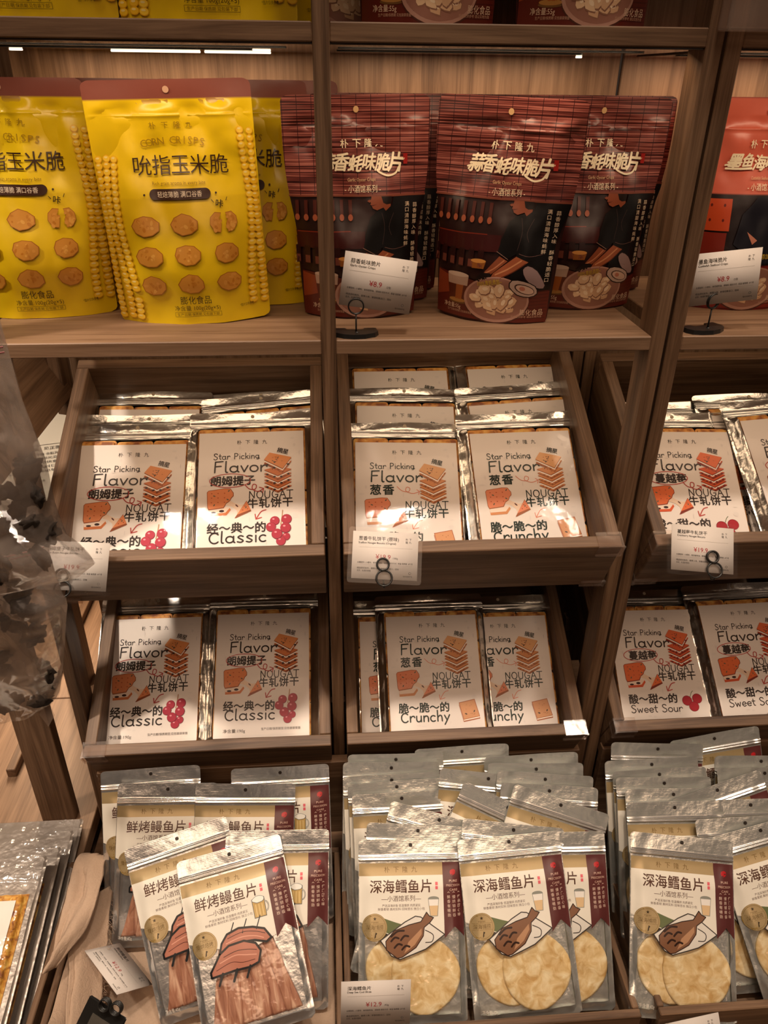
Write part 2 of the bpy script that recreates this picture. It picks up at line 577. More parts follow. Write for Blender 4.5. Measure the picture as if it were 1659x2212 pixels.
class Art:
    """a list of (2-D verts, triangles, colour, layer, material slot)"""

    def __init__(self):
        self.s = []

    def add(self, vs, ts, col, layer=1, m=0):
        c = lin(col) if isinstance(col, str) else col
        self.s.append((vs, ts, c, layer, m))

    def poly(self, pts, col, layer=1, m=0):
        ts = tessellate_polygon([[Vector((p[0], p[1], 0)) for p in pts]])
        self.add(list(pts), [tuple(t) for t in ts], col, layer, m)

    def rect(self, x, y, w, h, col, layer=1, m=0):
        self.poly([(x, y), (x + w, y), (x + w, y + h), (x, y + h)], col, layer, m)

    def ell(self, x, y, rx, ry, col, layer=1, n=18, rot=0, m=0, wob=0, seed=0):
        rr = random.Random(seed)
        ca, sa = math.cos(rot), math.sin(rot)
        pts = []
        for i in range(n):
            a = 2 * math.pi * i / n
            k = 1 + wob * rr.uniform(-1, 1)
            px, py = rx * k * math.cos(a), ry * k * math.sin(a)
            pts.append((x + px * ca - py * sa, y + px * sa + py * ca))
        self.poly(pts, col, layer, m)

    def ring(self, x, y, rx, ry, wd, col, layer=1, n=28, a0=0, a1=2 * math.pi):
        self.stroke([(x + rx * math.cos(a0 + (a1 - a0) * i / n), y + ry * math.sin(a0 + (a1 - a0) * i / n)) for i in range(n + 1)], wd, col, layer)

    def stroke(self, pts, wd, col, layer=1, cap=True):
        vs, ts = [], []
        r = wd / 2
        for (ax, ay), (bx, by) in zip(pts, pts[1:]):
            d = math.hypot(bx - ax, by - ay) or 1e-9
            nx, ny = -(by - ay) / d * r, (bx - ax) / d * r
            k = len(vs)
            vs += [(ax + nx, ay + ny), (ax - nx, ay - ny), (bx - nx, by - ny), (bx + nx, by + ny)]
            ts += [(k, k + 1, k + 2), (k, k + 2, k + 3)]
        if cap:
            for (ax, ay) in pts:
                k = len(vs)
                vs += [(ax + r * math.cos(i * math.pi / 3), ay + r * math.sin(i * math.pi / 3)) for i in range(6)]
                ts += [(k, k + i, k + i + 1) for i in range(1, 5)]
        self.add(vs, ts, col, layer)

    def curve(self, pts, wd, col, layer=1, n=5):
        self.stroke(spline(pts, n), wd, col, layer)

    def text(self, s, x, y, size, col, layer=2, align='C', bold=0.0, shear=0.0, rot=0.0, width=None, squash=1.0, m=0):
        """size = em height; y = middle of the line; width = forced total width"""
        vs, fs = glyphs(s)
        if not vs:
            return
        if bold > 0.003:
            d = bold * size
            for dx, dy in ((d, 0), (-d, 0), (0, d), (0, -d)):
                self.text(s, x + dx, y + dy, size, col, layer, align, 0.0, shear, rot, width, squash, m)
            return
        x0, x1 = min(v[0] for v in vs), max(v[0] for v in vs)
        y0, y1 = min(v[1] for v in vs), max(v[1] for v in vs)
        sx = size * squash
        if width:
            sx = width / (x1 - x0)
        ox = {'C': (x0 + x1) / 2, 'L': x0, 'R': x1}[align]
        oy = (y0 + y1) / 2
        ca, sa = math.cos(rot), math.sin(rot)
        out = []
        for (a, b) in vs:
            px, py = (a - ox) * sx + shear * (b - oy) * size, (b - oy) * size
            out.append((x + px * ca - py * sa, y + px * sa + py * ca))
        self.add(out, fs, col, layer, m)

    def spaced(self, s, x, y, size, pitch, col, layer=2, bold=0.0, rot=0.0, squash=1.0):
        n = len(s)
        for i, ch in enumerate(s):
            d = (i - (n - 1) / 2) * pitch
            self.text(ch, x + d * math.cos(rot), y + d * math.sin(rot), size, col, layer, bold=bold, rot=rot, squash=squash)

    def vertical(self, s, x, y, size, pitch, col, layer=2, slant=0.0, bold=0.0):
        for i, ch in enumerate(s):
            if ch != ' ':
                self.text(ch, x + slant * i, y - i * pitch, size, col, layer, bold=bold)

    def hand(self, s, x, y, h, col, wd, layer=2, pitch=None, rot=0.0):
        """monoline handwritten letters; x = left edge, y = baseline"""
        cx = x
        for ch in s:
            if ch == ' ':
                cx += h * 0.5
                continue
            adv, strokes = HAND[ch]
            for st in strokes:
                p = [(cx + a * h * (pitch or 1.0), y + b * h) for a, b in (spline(st, 4) if len(st) > 2 else st)]
                self.stroke(p, wd, col, layer)
            cx += adv * h * (pitch or 1.0)
        return cx


def spline(pts, n=5):
    out = []
    P = [pts[0]] + list(pts) + [pts[-1]]
    for i in range(1, len(P) - 2):
        p0, p1, p2, p3 = P[i - 1], P[i], P[i + 1], P[i + 2]
        for k in range(n):
            t = k / n
            out.append(tuple(0.5 * (2 * p1[j] + (p2[j] - p0[j]) * t + (2 * p0[j] - 5 * p1[j] + 4 * p2[j] - p3[j]) * t * t + (3 * p1[j] - p0[j] - 3 * p2[j] + p3[j]) * t ** 3) for j in (0, 1)))
    out.append(tuple(pts[-1]))
    return out


def arc(cx, cy, rx, ry, a0, a1, n=9):
    return [(cx + rx * math.cos(R(a0 + (a1 - a0) * i / (n - 1))), cy + ry * math.sin(R(a0 + (a1 - a0) * i / (n - 1)))) for i in range(n)]


HAND = {
    'S': (0.72, [[(0.55, 0.86), (0.42, 0.99), (0.2, 0.97), (0.1, 0.78), (0.25, 0.56), (0.48, 0.42), (0.55, 0.22), (0.4, 0.02), (0.18, 0.0), (0.04, 0.13)]]),
    't': (0.5, [[(0.2, 0.88), (0.18, 0.4), (0.22, 0.08), (0.36, 0.02)], [(0.02, 0.6), (0.4, 0.6)]]),
    'a': (0.68, [arc(0.26, 0.27, 0.24, 0.27, 40, 380, 12), [(0.5, 0.55), (0.5, 0.1), (0.58, 0.0)]]),
    'r': (0.55, [[(0.08, 0.55), (0.08, 0.0)], [(0.08, 0.3), (0.2, 0.5), (0.38, 0.56), (0.46, 0.42)]]),
    'P': (0.72, [[(0.1, 0.98), (0.08, 0.0)], [(0.1, 0.97), (0.42, 0.94), (0.56, 0.74), (0.42, 0.5), (0.1, 0.45)]]),
    'i': (0.28, [[(0.1, 0.55), (0.1, 0.0)], [(0.1, 0.8), (0.1, 0.82)]]),
    'c': (0.58, [arc(0.28, 0.27, 0.24, 0.28, 50, 310, 9)]),
    'k': (0.56, [[(0.08, 1.0), (0.08, 0.0)], [(0.44, 0.55), (0.1, 0.26)], [(0.2, 0.34), (0.46, 0.0)]]),
    'n': (0.62, [[(0.08, 0.55), (0.08, 0.0)], [(0.08, 0.32), (0.22, 0.53), (0.4, 0.5), (0.46, 0.3), (0.46, 0.0)]]),
    'g': (0.66, [arc(0.26, 0.32, 0.22, 0.24, 0, 360, 12), [(0.48, 0.58), (0.5, 0.1), (0.4, -0.12), (0.2, -0.1)], [(0.4, 0.02), (0.62, 0.02)]]),
    'F': (0.68, [[(0.1, 0.98), (0.06, 0.0)], [(0.1, 0.97), (0.58, 1.0)], [(0.09, 0.55), (0.46, 0.57)]]),
    'l': (0.34, [[(0.1, 1.0), (0.08, 0.1), (0.2, 0.0)]]),
    'v': (0.58, [[(0.04, 0.55), (0.24, 0.0)], [(0.24, 0.0), (0.48, 0.56)]]),
    'o': (0.66, [arc(0.29, 0.28, 0.25, 0.28, 90, 450, 13)]),
    'N': (0.82, [[(0.08, 0.0), (0.1, 0.96)], [(0.1, 0.96), (0.58, 0.04)], [(0.58, 0.04), (0.62, 0.98)]]),
    'O': (0.82, [arc(0.36, 0.48, 0.32, 0.48, 90, 450, 15)]),
    'U': (0.8, [[(0.1, 0.97), (0.08, 0.35), (0.2, 0.04), (0.42, 0.0), (0.58, 0.2), (0.62, 0.97)]]),
    'G': (0.84, [arc(0.38, 0.48, 0.32, 0.48, 50, 330, 12), [(0.4, 0.42), (0.68, 0.42)], [(0.66, 0.42), (0.64, 0.1)]]),
    'A': (0.78, [[(0.02, 0.0), (0.34, 0.97)], [(0.34, 0.97), (0.64, 0.0)], [(0.14, 0.34), (0.54, 0.36)]]),
    'T': (0.7, [[(0.0, 0.97), (0.66, 0.98)], [(0.33, 0.97), (0.31, 0.0)]]),
    'C': (0.74, [arc(0.38, 0.42, 0.32, 0.44, 45, 315, 11)]),
    's': (0.56, [[(0.42, 0.5), (0.24, 0.57), (0.1, 0.44), (0.26, 0.29), (0.42, 0.14), (0.28, 0.0), (0.06, 0.06)]]),
    'u': (0.62, [[(0.08, 0.55), (0.08, 0.16), (0.22, 0.0), (0.4, 0.08), (0.47, 0.28)], [(0.47, 0.55), (0.47, 0.0)]]),
    'h': (0.62, [[(0.08, 1.05), (0.08, 0.0)], [(0.08, 0.32), (0.24, 0.54), (0.42, 0.48), (0.46, 0.0)]]),
    'y': (0.62, [[(0.06, 0.55), (0.26, 0.08)], [(0.5, 0.58), (0.26, 0.06), (0.06, -0.34)]]),
    'w': (0.8, [[(0.04, 0.55), (0.18, 0.0)], [(0.18, 0.0), (0.34, 0.45)], [(0.34, 0.45), (0.5, 0.0)], [(0.5, 0.0), (0.66, 0.56)]]),
    'e': (0.62, [[(0.06, 0.28), (0.5, 0.3), (0.44, 0.5), (0.26, 0.56), (0.08, 0.4), (0.08, 0.16), (0.26, 0.0), (0.48, 0.08)]]),
}


class Sheet:
    """front surface of a pack: z(x, y) over an outline half-width hw(y)"""

    def __init__(self, zf, hw):
        self.zf, self.hw = zf, hw

    def p(self, x, y, off=0.0):
        z = self.zf(x, y)
        if off == 0.0:
            return Vector((x, y, z))
        return Vector((x, y, z)) + self.n(x, y) * off

    def n(self, x, y):
        e = 0.0007
        gx = (self.zf(x + e, y) - self.zf(x - e, y)) / (2 * e)
        gy = (self.zf(x, y + e) - self.zf(x, y - e)) / (2 * e)
        return Vector((-gx, -gy, 1)).normalized()


def print_art(mb, sheet, art, base=0.0006, step=0.00006, maxe=0.009, slot=lambda m: m, clip=None):
    for vs, ts, col, layer, m in art.s:
        cache = {}
        off = base + step * layer

        def vid(pt):
            k = (round(pt[0], 6), round(pt[1], 6))
            if k not in cache:
                x, y = pt
                if clip:
                    x, y = clip(x, y)
                nn = sheet.n(x, y)
                cache[k] = mb.vert(sheet.p(x, y) + nn * off, col, nn)
            return cache[k]
        stack = [(vs[a], vs[b], vs[c], 0) for a, b, c in ts]
        while stack:
            a, b, c, d = stack.pop()
            L = [math.dist(a, b), math.dist(b, c), math.dist(c, a)]
            k = max(range(3), key=lambda i: L[i])
            if L[k] > maxe and d < 9:
                A, B, Cc = ((a, b, c), (b, c, a), (c, a, b))[k]
                mid = ((A[0] + B[0]) / 2, (A[1] + B[1]) / 2)
                stack.append((A, mid, Cc, d + 1))
                stack.append((mid, B, Cc, d + 1))
            else:
                ar = (b[0] - a[0]) * (c[1] - a[1]) - (b[1] - a[1]) * (c[0] - a[0])
                if abs(ar) < 1e-12:
                    continue
                t = (vid(a), vid(b), vid(c)) if ar > 0 else (vid(a), vid(c), vid(b))
                if len(set(t)) == 3:
                    mb.face(t, slot(m))


def sheet_grid(mb, sheet, y0, y1, nx, ny, matf, colf=None, back=False, ys=None):
    ys = ys or [y0 + (y1 - y0) * j / ny for j in range(ny + 1)]
    rows = []
    for y in ys:
        h = sheet.hw(y)
        row = []
        for i in range(nx + 1):
            x = h * (2 * i / nx - 1)
            nn = sheet.n(x, y)
            if back:
                nn = -nn
            row.append(mb.vert(sheet.p(x, y), colf(x, y) if colf else (1, 1, 1), nn))
        rows.append(row)
    for j in range(len(ys) - 1):
        for i in range(nx):
            q = (rows[j][i], rows[j][i + 1], rows[j + 1][i + 1], rows[j + 1][i])
            x = (mb.v[q[0]][0] + mb.v[q[1]][0]) / 2
            y = (ys[j] + ys[j + 1]) / 2
            mb.face(q[::-1] if back else q, matf(x, y))
    return rows


def round_hw(W, H, r, f=None):
    def hw(y):
        h = W / 2 if f is None else f(y)
        d = min(y, H - y)
        if d < r:
            h -= r - math.sqrt(max(0, r * r - (r - d) ** 2))
        return h
    return hw


def lie(top, W, H, slope, roll):
    """matrix of a pack lying on a slope: local x across, y up the pack, z out of its face; origin at its bottom edge"""
    s, r = R(slope), R(roll)
    ex, u, n = Vector((1, 0, 0)), Vector((0, math.cos(s), math.sin(s))), Vector((0, -math.sin(s), math.cos(s)))
    xa = ex * math.cos(r) + u * math.sin(r)
    ya = u * math.cos(r) - ex * math.sin(r)
    o = Vector(top) - ya * H
    return Matrix(((xa.x, ya.x, n.x, o.x), (xa.y, ya.y, n.y, o.y), (xa.z, ya.z, n.z, o.z), (0, 0, 0, 1)))


def stand(x, y, z, yaw=0.0, lean=0.0, roll=0.0):
    """matrix of a pack standing up and facing the aisle"""
    b = Matrix(((1, 0, 0, 0), (0, 0, -1, 0), (0, 1, 0, 0), (0, 0, 0, 1)))
    return Matrix.Translation((x, y, z)) @ Matrix.Rotation(R(yaw), 4, 'Z') @ Matrix.Rotation(R(lean), 4, 'X') @ Matrix.Rotation(R(roll), 4, 'Y') @ b
# ------------------------------------------------------------------ setting
fl = board('floor', -3, 3, -3, 2, -1.32, -1.30, 0, None, M_FLOOR)
fl['kind'] = 'structure'
ZU = 0.3264


def rack(label, x0, x1, mid, group):
    t = thing('display_rack', label, 'shelf', (0, 0, 0), group)
    xs = [x0, x1 - 0.018] + ([-0.009] if mid else [])
    for x in xs:
        if mid and x == x0:
            # the left bay: the shelf lies on the lower upright, the upper one stands further out
            board('upright', -0.411, -0.394, 0, 0.045, -0.87, -0.018, 2, t)
            board('upright', -0.444, -0.426, 0, 0.045, 0, 0.72, 2, t)
            board('upright', -0.444, -0.426, 0.29, 0.333, -0.87, -0.018, 2, t)
            continue
        board('upright', x, x + 0.018, 0, 0.045, -0.87, 0.72, 2, t)
        board('upright', x, x + 0.018, 0.29, 0.333, -0.87, -0.018, 2, t)
    bays = [(-0.4255, -0.009), (0.009, x1 - 0.018)] if mid else [(x0 + 0.018, x1 - 0.018)]
    for a, b in bays:
        board('shelf', a, b, 0, 0.333, -0.018, 0, 0, t, M_WOODL)
        board('shelf', a, b, 0, 0.312, ZU - 0.018, ZU, 0, t)
        board('shelf', a, b, 0, 0.333, 0.655, 0.673, 0, t)
        board('underside_cover', a, b, 0.004, 0.311, ZU - 0.0200, ZU - 0.0181, 0, t, M_GLOSS, 0.0004)
        for y in (0.095, 0.185):
            board('light_channel', a + 0.01, b - (0.03 if y < 0.1 else 0.075), y, y + 0.014, ZU - 0.0212, ZU - 0.0201, 0, t, M_BLACK, 0.0004)
        board('cross_beam', max(a, -0.394), b, 0.236, 0.256, -0.294, -0.262, 0, t)
        board('cross_beam', max(a, -0.394), b, 0.236, 0.256, -0.654, -0.622, 0, t)
    board('back_panel', x0 - 0.01 if mid else 0.4395, 0.4345 if mid else x1, 0.352, 0.362, -0.83, 0.72, 2, t, M_WOODL)
    board('base', x0, x1, -0.385, 0.30, -1.30, -0.872, 0, t)
    board('riser', x0 + (0.03 if mid else 0.018), x1 - 0.018, -0.02, -0.004, -0.872, -0.70, 0, t)
    return t


rackA = rack('tall oak shelving unit with a middle upright, holding the yellow pouches', -0.421, 0.421, True, None)
for a, b in ((-0.272, -0.158), (-0.152, -0.066), (-0.40, -0.385)):
    board('led_bar', a, b, 0.268, 0.276, ZU - 0.0228, ZU - 0.0202, 0, rackA, M_LED, 0.0005)
board('led_bar', 0.345, 0.352, 0.268, 0.276, ZU - 0.0228, ZU - 0.0202, 0, rackA, M_LED, 0.0005)
rackB = rack('neighbouring oak shelving unit cut off by the right edge of the photo', 0.4245, 0.86, False, None)

cr = thing('corner_rack', 'oak corner rack at the far left behind the hanging mushroom bags', 'shelf', (0, 0, 0))
board('deck', -0.95, 0.40, 0.302, 0.95, -0.86, -0.83, 1, cr, M_WOODL)
board('deck', -0.95, -0.4225, -0.085, 0.30, -0.86, -0.83, 1, cr, M_WOODL)
board('upright', -0.508, -0.452, 0.0, 0.02, -0.83, 0.30, 2, cr)
board('edge_strip', -0.60, -0.584, 0.1, 0.94, -0.83, -0.812, 1, cr)
board('deck_support', -0.95, -0.43, -0.08, 0.94, -1.30, -0.86, 0, cr)
pk = board('sloping_panel', 0, 0.105, -0.25, 0.31, -0.009, 0.009, 1, cr, M_WOODL)
pk.rotation_euler = (0, R(61), math.pi / 2)
pk.rotation_mode = 'XYZ'
pk.matrix_local = Matrix.Translation((-0.45, 0.03, -0.133)) @ Matrix.Rotation(R(62), 4, 'Y') @ Matrix.Rotation(math.pi / 2, 4, 'Z')
board('upright', -0.56, -0.515, 0.33, 0.375, -0.83, 0.5, 2, cr)
board('back_panel', -0.62, -0.43, 0.40, 0.41, -0.45, 0.4, 2, cr, M_WOODL)


# ------------------------------------------------------------------ trays, bins
def guard(t, x, sx, y, z, sz):
    """clear plastic corner guard at a front corner; sx, sz = which way the corner faces"""
    mb = MB()
    k = 0.0016
    xa, xb = (x - 0.034, x + k) if sx > 0 else (x - k, x + 0.034)
    za, zb = (z - 0.020, z + k) if sz > 0 else (z - k, z + 0.012)
    mb.box(xa, xb, y - 0.0022, y - 0.0006, za, zb)
    if sz > 0:
        mb.box(xa, xb, y - 0.0022, y + 0.022, z + 0.0006, z + 0.0022)
    else:
        mb.box(xa, xb, y - 0.0022, y + 0.02, z - 0.0022, z - 0.0006)
    xs = (x + 0.0004, x + 0.002) if sx > 0 else (x - 0.002, x - 0.0004)
    mb.box(*xs, y - 0.0022, y + 0.022, min(za, z), max(zb, z))
    # rounded tongue
    c = (xa + 0.012 if sx > 0 else xb - 0.012)
    mb.tube([(xa, y - 0.0022, zb if sz < 0 else za), (xb, y - 0.0022, zb if sz < 0 else za)], 0.0022, 8)
    mb.tube([(xb if sx > 0 else xa, y - 0.002, za), (xb if sx > 0 else xa, y - 0.002, zb)], 0.002, 8)
    return mb.build('corner_guard', [M_ACRYL], t)


def tray(label, x0, x1, zo, guards, D=0.37):
    m = Matrix.Translation((0, -0.05, zo)) @ Matrix.Rotation(R(26.5), 4, 'X')
    t = thing('display_tray', label, 'tray', mtx=m, group='sloping display trays')
    board('front_rail', x0, x1, 0, 0.018, -0.108, 0, 0, t)
    board('back_rail', x0, x1, D - 0.018, D, -0.108, 0, 0, t)
    for x in (x0, x1 - 0.018):
        board('side_rail', x, x + 0.018, 0.0185, D - 0.0185, -0.108, 0, 1, t)
    board('bottom_panel', x0 + 0.018, x1 - 0.018, 0.0185, D - 0.0185, -0.107, -0.098, 0, t)
    for sx, sz in guards:
        guard(t, x1 if sx > 0 else x0, sx, 0, 0 if sz > 0 else -0.108, sz)
    return t


tray('upper left sloping oak tray with rum raisin biscuit packs', -0.3925, -0.0125, -0.277, ((-1, -1),))
tray('upper right sloping oak tray with scallion biscuit packs', 0.0125, 0.395, -0.277, ((1, 1), (1, -1)), 0.42)
tray('lower left sloping oak tray with rum raisin biscuit packs', -0.3925, -0.0125, -0.630, ((-1, 1), (-1, -1)))
tray('lower right sloping oak tray with scallion biscuit packs', 0.0125, 0.395, -0.630, ((1, 1),))
tray('upper sloping oak tray of the neighbouring unit, cranberry biscuit packs', 0.444, 0.838, -0.277, ((-1, 1), (-1, -1)))
tray('lower sloping oak tray of the neighbouring unit, cranberry biscuit packs', 0.444, 0.838, -0.630, ((-1, 1),))


def bin_(label, x0, x1):
    t = thing('display_bin', label, 'tray', ((x0 + x1) / 2, -0.24, -0.872), 'low open display bins')
    h = (x1 - x0) / 2
    board('front_wall', -h, h, -0.143, -0.132, 0, 0.062, 0, t)
    board('back_wall', -h, h, 0.134, 0.143, 0, 0.062, 0, t)
    for x in (-h, h - 0.009):
        board('side_wall', x, x + 0.009, -0.1315, 0.1335, 0, 0.062, 1, t)
    board('bottom_panel', -h + 0.009, h - 0.009, -0.1315, 0.1335, 0, 0.008, 0, t)
    return t


bin_('low oak bin lined with a linen cloth, holding grilled eel packs', -0.403, -0.004)
bin_('low oak bin packed with deep sea cod packs, middle of the bottom row', -0.002, 0.394)
bin_('low oak bin of cod packs cut off by the right edge', 0.42, 0.82)
bin_('low oak bin at the bottom left corner with large clear food bags', -0.83, -0.413)


# ------------------------------------------------------------------ stand-up pouches
def wr(x, y, seed, s=1.0):
    return s * (0.0044 * noise.noise(Vector((x * 28, y * 16, seed))) + 0.0008 * noise.noise(Vector((x * 60, y * 45, seed + 9))))


def pouch_sheet(Wt, Wb, H, T, seed, curl=0.0, notch=0.0):
    r = 0.008

    def f(y):
        t = y / H
        return (Wb + (Wt - Wb) * sstep(-0.1, 0.85, t)) / 2 - notch * math.exp(-((t - 0.42) / 0.16) ** 2)
    hw = round_hw(Wt, H, r, f)

    def zf(x, y):
        t = min(1, max(0, y / H))
        u = min(1.0, abs(x) / max(f(y), 1e-4))
        prof = T * (0.82 + 0.25 * sstep(0, 0.25, t)) * (1 - sstep(0.2, 0.9, t)) + 0.0012
        z = prof * (1 - u ** 2.4)
        g = (1 - u ** 6) * (1 - sstep(0.88, 0.93, t))
        z += wr(x, y, seed) * g * (1.0 + 1.6 * sstep(0.45, 0.8, t))
        # creases falling in from the shoulders
        for sx in (-1, 1):
            d = (x * sx - f(y) * 0.86) + (t - 0.83) * 0.11
            z += -0.0042 * math.exp(-(d / 0.012) ** 2) * sstep(0.55, 0.8, t) * (1 - sstep(0.86, 0.9, t)) * (1 - u ** 8)
        z += 0.0016 * math.exp(-((t - 0.865) / 0.007) ** 2) * (1 - u ** 8)
        z += 0.0030 * math.sin(x * 42 + seed) * sstep(0.84, 1, t)
        z += curl * sstep(0.8, 1, t) * sstep(0.2, 1, x / max(f(y), 1e-4))
        return z
    return Sheet(zf, hw)


def pouch(sheet, H, colf, art, split, slotmats):
    """front panel (printed), back panel and bottom gusset meshes"""
    f = MB()
    ys = sorted([H * j / 116 for j in range(117)] + ([split - 0.00005, split + 0.00005] if split else []))
    mf = (lambda x, y: 1 if y > split else 0) if split else (lambda x, y: 0)
    rows = sheet_grid(f, sheet, 0, H, 66, 116, mf, colf, ys=ys)
    print_art(f, sheet, art, base=0.0018, maxe=0.004)
    front = f.mesh('front_panel', slotmats)
    bk = Sheet(lambda x, y: -0.55 * sheet.zf(x, y) - 0.0006 + (1.55 * sheet.zf(x, y) if y > H * 0.86 else 0), sheet.hw)
    b = MB()
    br = sheet_grid(b, bk, 0, H, 18, 30, mf, colf, back=True, ys=sorted([H * j / 30 for j in range(31)] + ([split - 0.00005, split + 0.00005] if split else [])))
    back = b.mesh('back_panel', slotmats)
    g = MB()
    n = 20
    h = sheet.hw(0)
    A, B = [], []
    for i in range(n + 1):
        x = h * (2 * i / n - 1)
        c = colf(x, 0)
        A.append(g.vert((x, 0.0002, sheet.zf(x, 0)), c))
        B.append(g.vert((x, 0.0002, bk.zf(x, 0)), c))
    for i in range(n):
        g.face((A[i], B[i], B[i + 1], A[i + 1]), 0)
    gus = g.mesh('bottom_gusset', slotmats)
    return front, back, gus


def place_pouch(name, meshes, mtx, label, cat, group):
    t = thing(name, label, cat, mtx=mtx, group=group)
    for nm, me in zip(('front_panel', 'back_panel', 'bottom_gusset'), meshes):
        put(nm, me, t)
    return t


CW, CH = 0.192, 0.274


def corn_art():
    a = Art()
    X = lambda f: (f - 0.5) * CW
    Y = lambda f: (1 - f) * CH
    rr = random.Random(3)
    for side in (-1, 1):
        for j in range(26):
            fy = 0.30 + j * 0.0265 if side < 0 else 0.20 + j * 0.0285
            cols = 3 if side < 0 else 2
            grow = sstep(0.3, 0.9, fy)
            for k in range(cols):
                ew = 0.0086 + 0.002 * grow
                x = side * (CW / 2 - 0.006 - k * ew * 1.02 - (0.003 * math.sin(fy * 9) if k else 0))
                if abs(x) < CW / 2 * (0.70 - 0.06 * grow) + (0.004 if k == cols - 1 and j % 2 else 0):
                    continue
                y = Y(fy) + 0.001 * (k % 2)
                fade = sstep(0.18, 0.4, fy)
                a.ell(x, y, ew * 0.52, 0.0041, lin('dfa41a'), 1, 12)
                a.ell(x, y + 0.0003, ew * 0.45, 0.0034, lin(rr.choice(('f0c22c', 'ecba26', 'f3c938'))), 2, 12)
                a.ell(x - 0.0005, y + 0.0014, ew * 0.24, 0.0011, lin('f4dc8a'), 3, 10)
    a.spaced('朴下隆九', 0.0, Y(0.170), 0.0082, 0.0135, '9a7a1c', 4)
    s = 'CORN CRISPS'
    for i, ch in enumerate(s):
        d = (i - 5) / 5
        if ch != ' ':
            a.text(ch, d * 0.034, Y(0.228) - 0.0032 * d * d, 0.0115, 'a8841a', 4, rot=-0.16 * d)
    a.spaced('吮指玉米脆', 0.006, Y(0.325), 0.0232, 0.0222, '3a2412', 4)
    a.text('Rich grain aroma in every bite', 0.002, Y(0.398), 0.0055, '8a6a18', 4, width=0.062)
    # pill
    y = Y(0.440)
    a.rect(-0.028, y - 0.006, 0.060, 0.012, '3a2012', 4)
    a.ell(-0.028, y, 0.006, 0.006, '3a2012', 4)
    a.ell(0.032, y, 0.006, 0.006, '3a2012', 4)
    a.text('轻焙薄脆 满口谷香', 0.002, y, 0.0072, 'e6d6c0', 5, width=0.052)
    for x in (-0.040, 0.044):
        a.ell(x, y, 0.0013, 0.0013, '3a2012', 4, 8)
    for j, fy in enumerate((0.565, 0.690, 0.815)):
        for i in range(3):
            x, yy = -0.042 + i * 0.046, Y(fy) + 0.001 * ((i * 7 + j * 3) % 3)
            rx, ry = (0.0165, 0.0122)
            if i == 2:
                rx = 0.0145

            def chip(pts_f, cx):
                a.poly(pts_f(1.0), 'a5651c', 5)
                a.poly(pts_f(0.93), 'c98a34', 6)
                for k in range(11):
                    t, q = rr.uniform(0, 6.28), rr.uniform(0.1, 0.8)
                    a.ell(cx + rx * q * math.cos(t) * (0.5 if (i == 2 and j == 0) else 1), yy + ry * q * math.sin(t), rr.uniform(0.0012, 0.0034), rr.uniform(0.0009, 0.0022), rr.choice(('b8741f', 'd9a04a', 'be7c2a', 'd29440')), 7, 8, rot=rr.uniform(0, 3))
            jit = [rr.uniform(0.93, 1.05) for _ in range(9)]
            if i == 2 and j == 0:
                for sgn in (-1, 1):
                    c = x + sgn * 0.0085
                    chip(lambda k, sgn=sgn, c=c: [(c + sgn * -0.0062 * k, yy + 0.0105 * k), (c + sgn * -0.0035 * k, yy + 0.004 * k), (c + sgn * -0.006 * k, yy - 0.002), (c + sgn * -0.0042 * k, yy - 0.0115 * k), (c + sgn * 0.003 * k, yy - 0.0095 * k), (c + sgn * 0.0075 * k, yy - 0.002 * k), (c + sgn * 0.0065 * k, yy + 0.006 * k), (c + sgn * 0.001 * k, yy + 0.0115 * k)][::sgn], c)
                a.text('咔', x - 0.003, yy + 0.0205, 0.0095, '2c1c10', 5, bold=0.01, rot=-0.15)
                a.stroke([(x - 0.012, yy + 0.025), (x - 0.0095, yy + 0.022)], 0.0007, '2c1c10', 5)
                a.stroke([(x + 0.006, yy + 0.027), (x + 0.0045, yy + 0.0235)], 0.0007, '2c1c10', 5)
            else:
                chip(lambda k: [(x + rx * k * jit[q] * math.cos(q * 0.698 + 0.3), yy + ry * k * jit[q] * math.sin(q * 0.698 + 0.3)) for q in range(9)], x)
    a.text('膨化食品', 0.006, Y(0.885), 0.0112, '3a2a10', 5, width=0.038)
    a.text('净含量 100g(20g×5)', 0.007, Y(0.924), 0.0072, '4a380f', 5, width=0.056)
    a.text('生产日期 保质期 见包装下部', 0.007, Y(0.952), 0.0042, '5a4510', 5, width=0.052)
    x0, y0 = -0.0215, Y(0.962)
    a.stroke([(x0, y0), (x0 + 0.057, y0), (x0 + 0.057, y0 + 0.0055), (x0, y0 + 0.0055), (x0, y0)], 0.0004, '5a4510', 5)
    a.text('*图片仅供参考', 0.067, Y(0.925), 0.0042, '4a380f', 5, width=0.017, rot=0.06)
    a.ell(0.0, Y(0.037), 0.0036, 0.0036, 'c9a187', 5, 14)
    return a


def corn_col(x, y):
    t = y / CH
    if t > 0.925:
        return lin('83493f')
    return lin('ecc916') if t > 0.55 else lin('e2be14')


CORN = [pouch(pouch_sheet(CW, CW, CH, 0.036, sd), CH, corn_col, corn_art(), None, [M_MATTE]) for sd in (1.3, 5.1)]

OW, OB, OH = 0.180, 0.146, 0.260


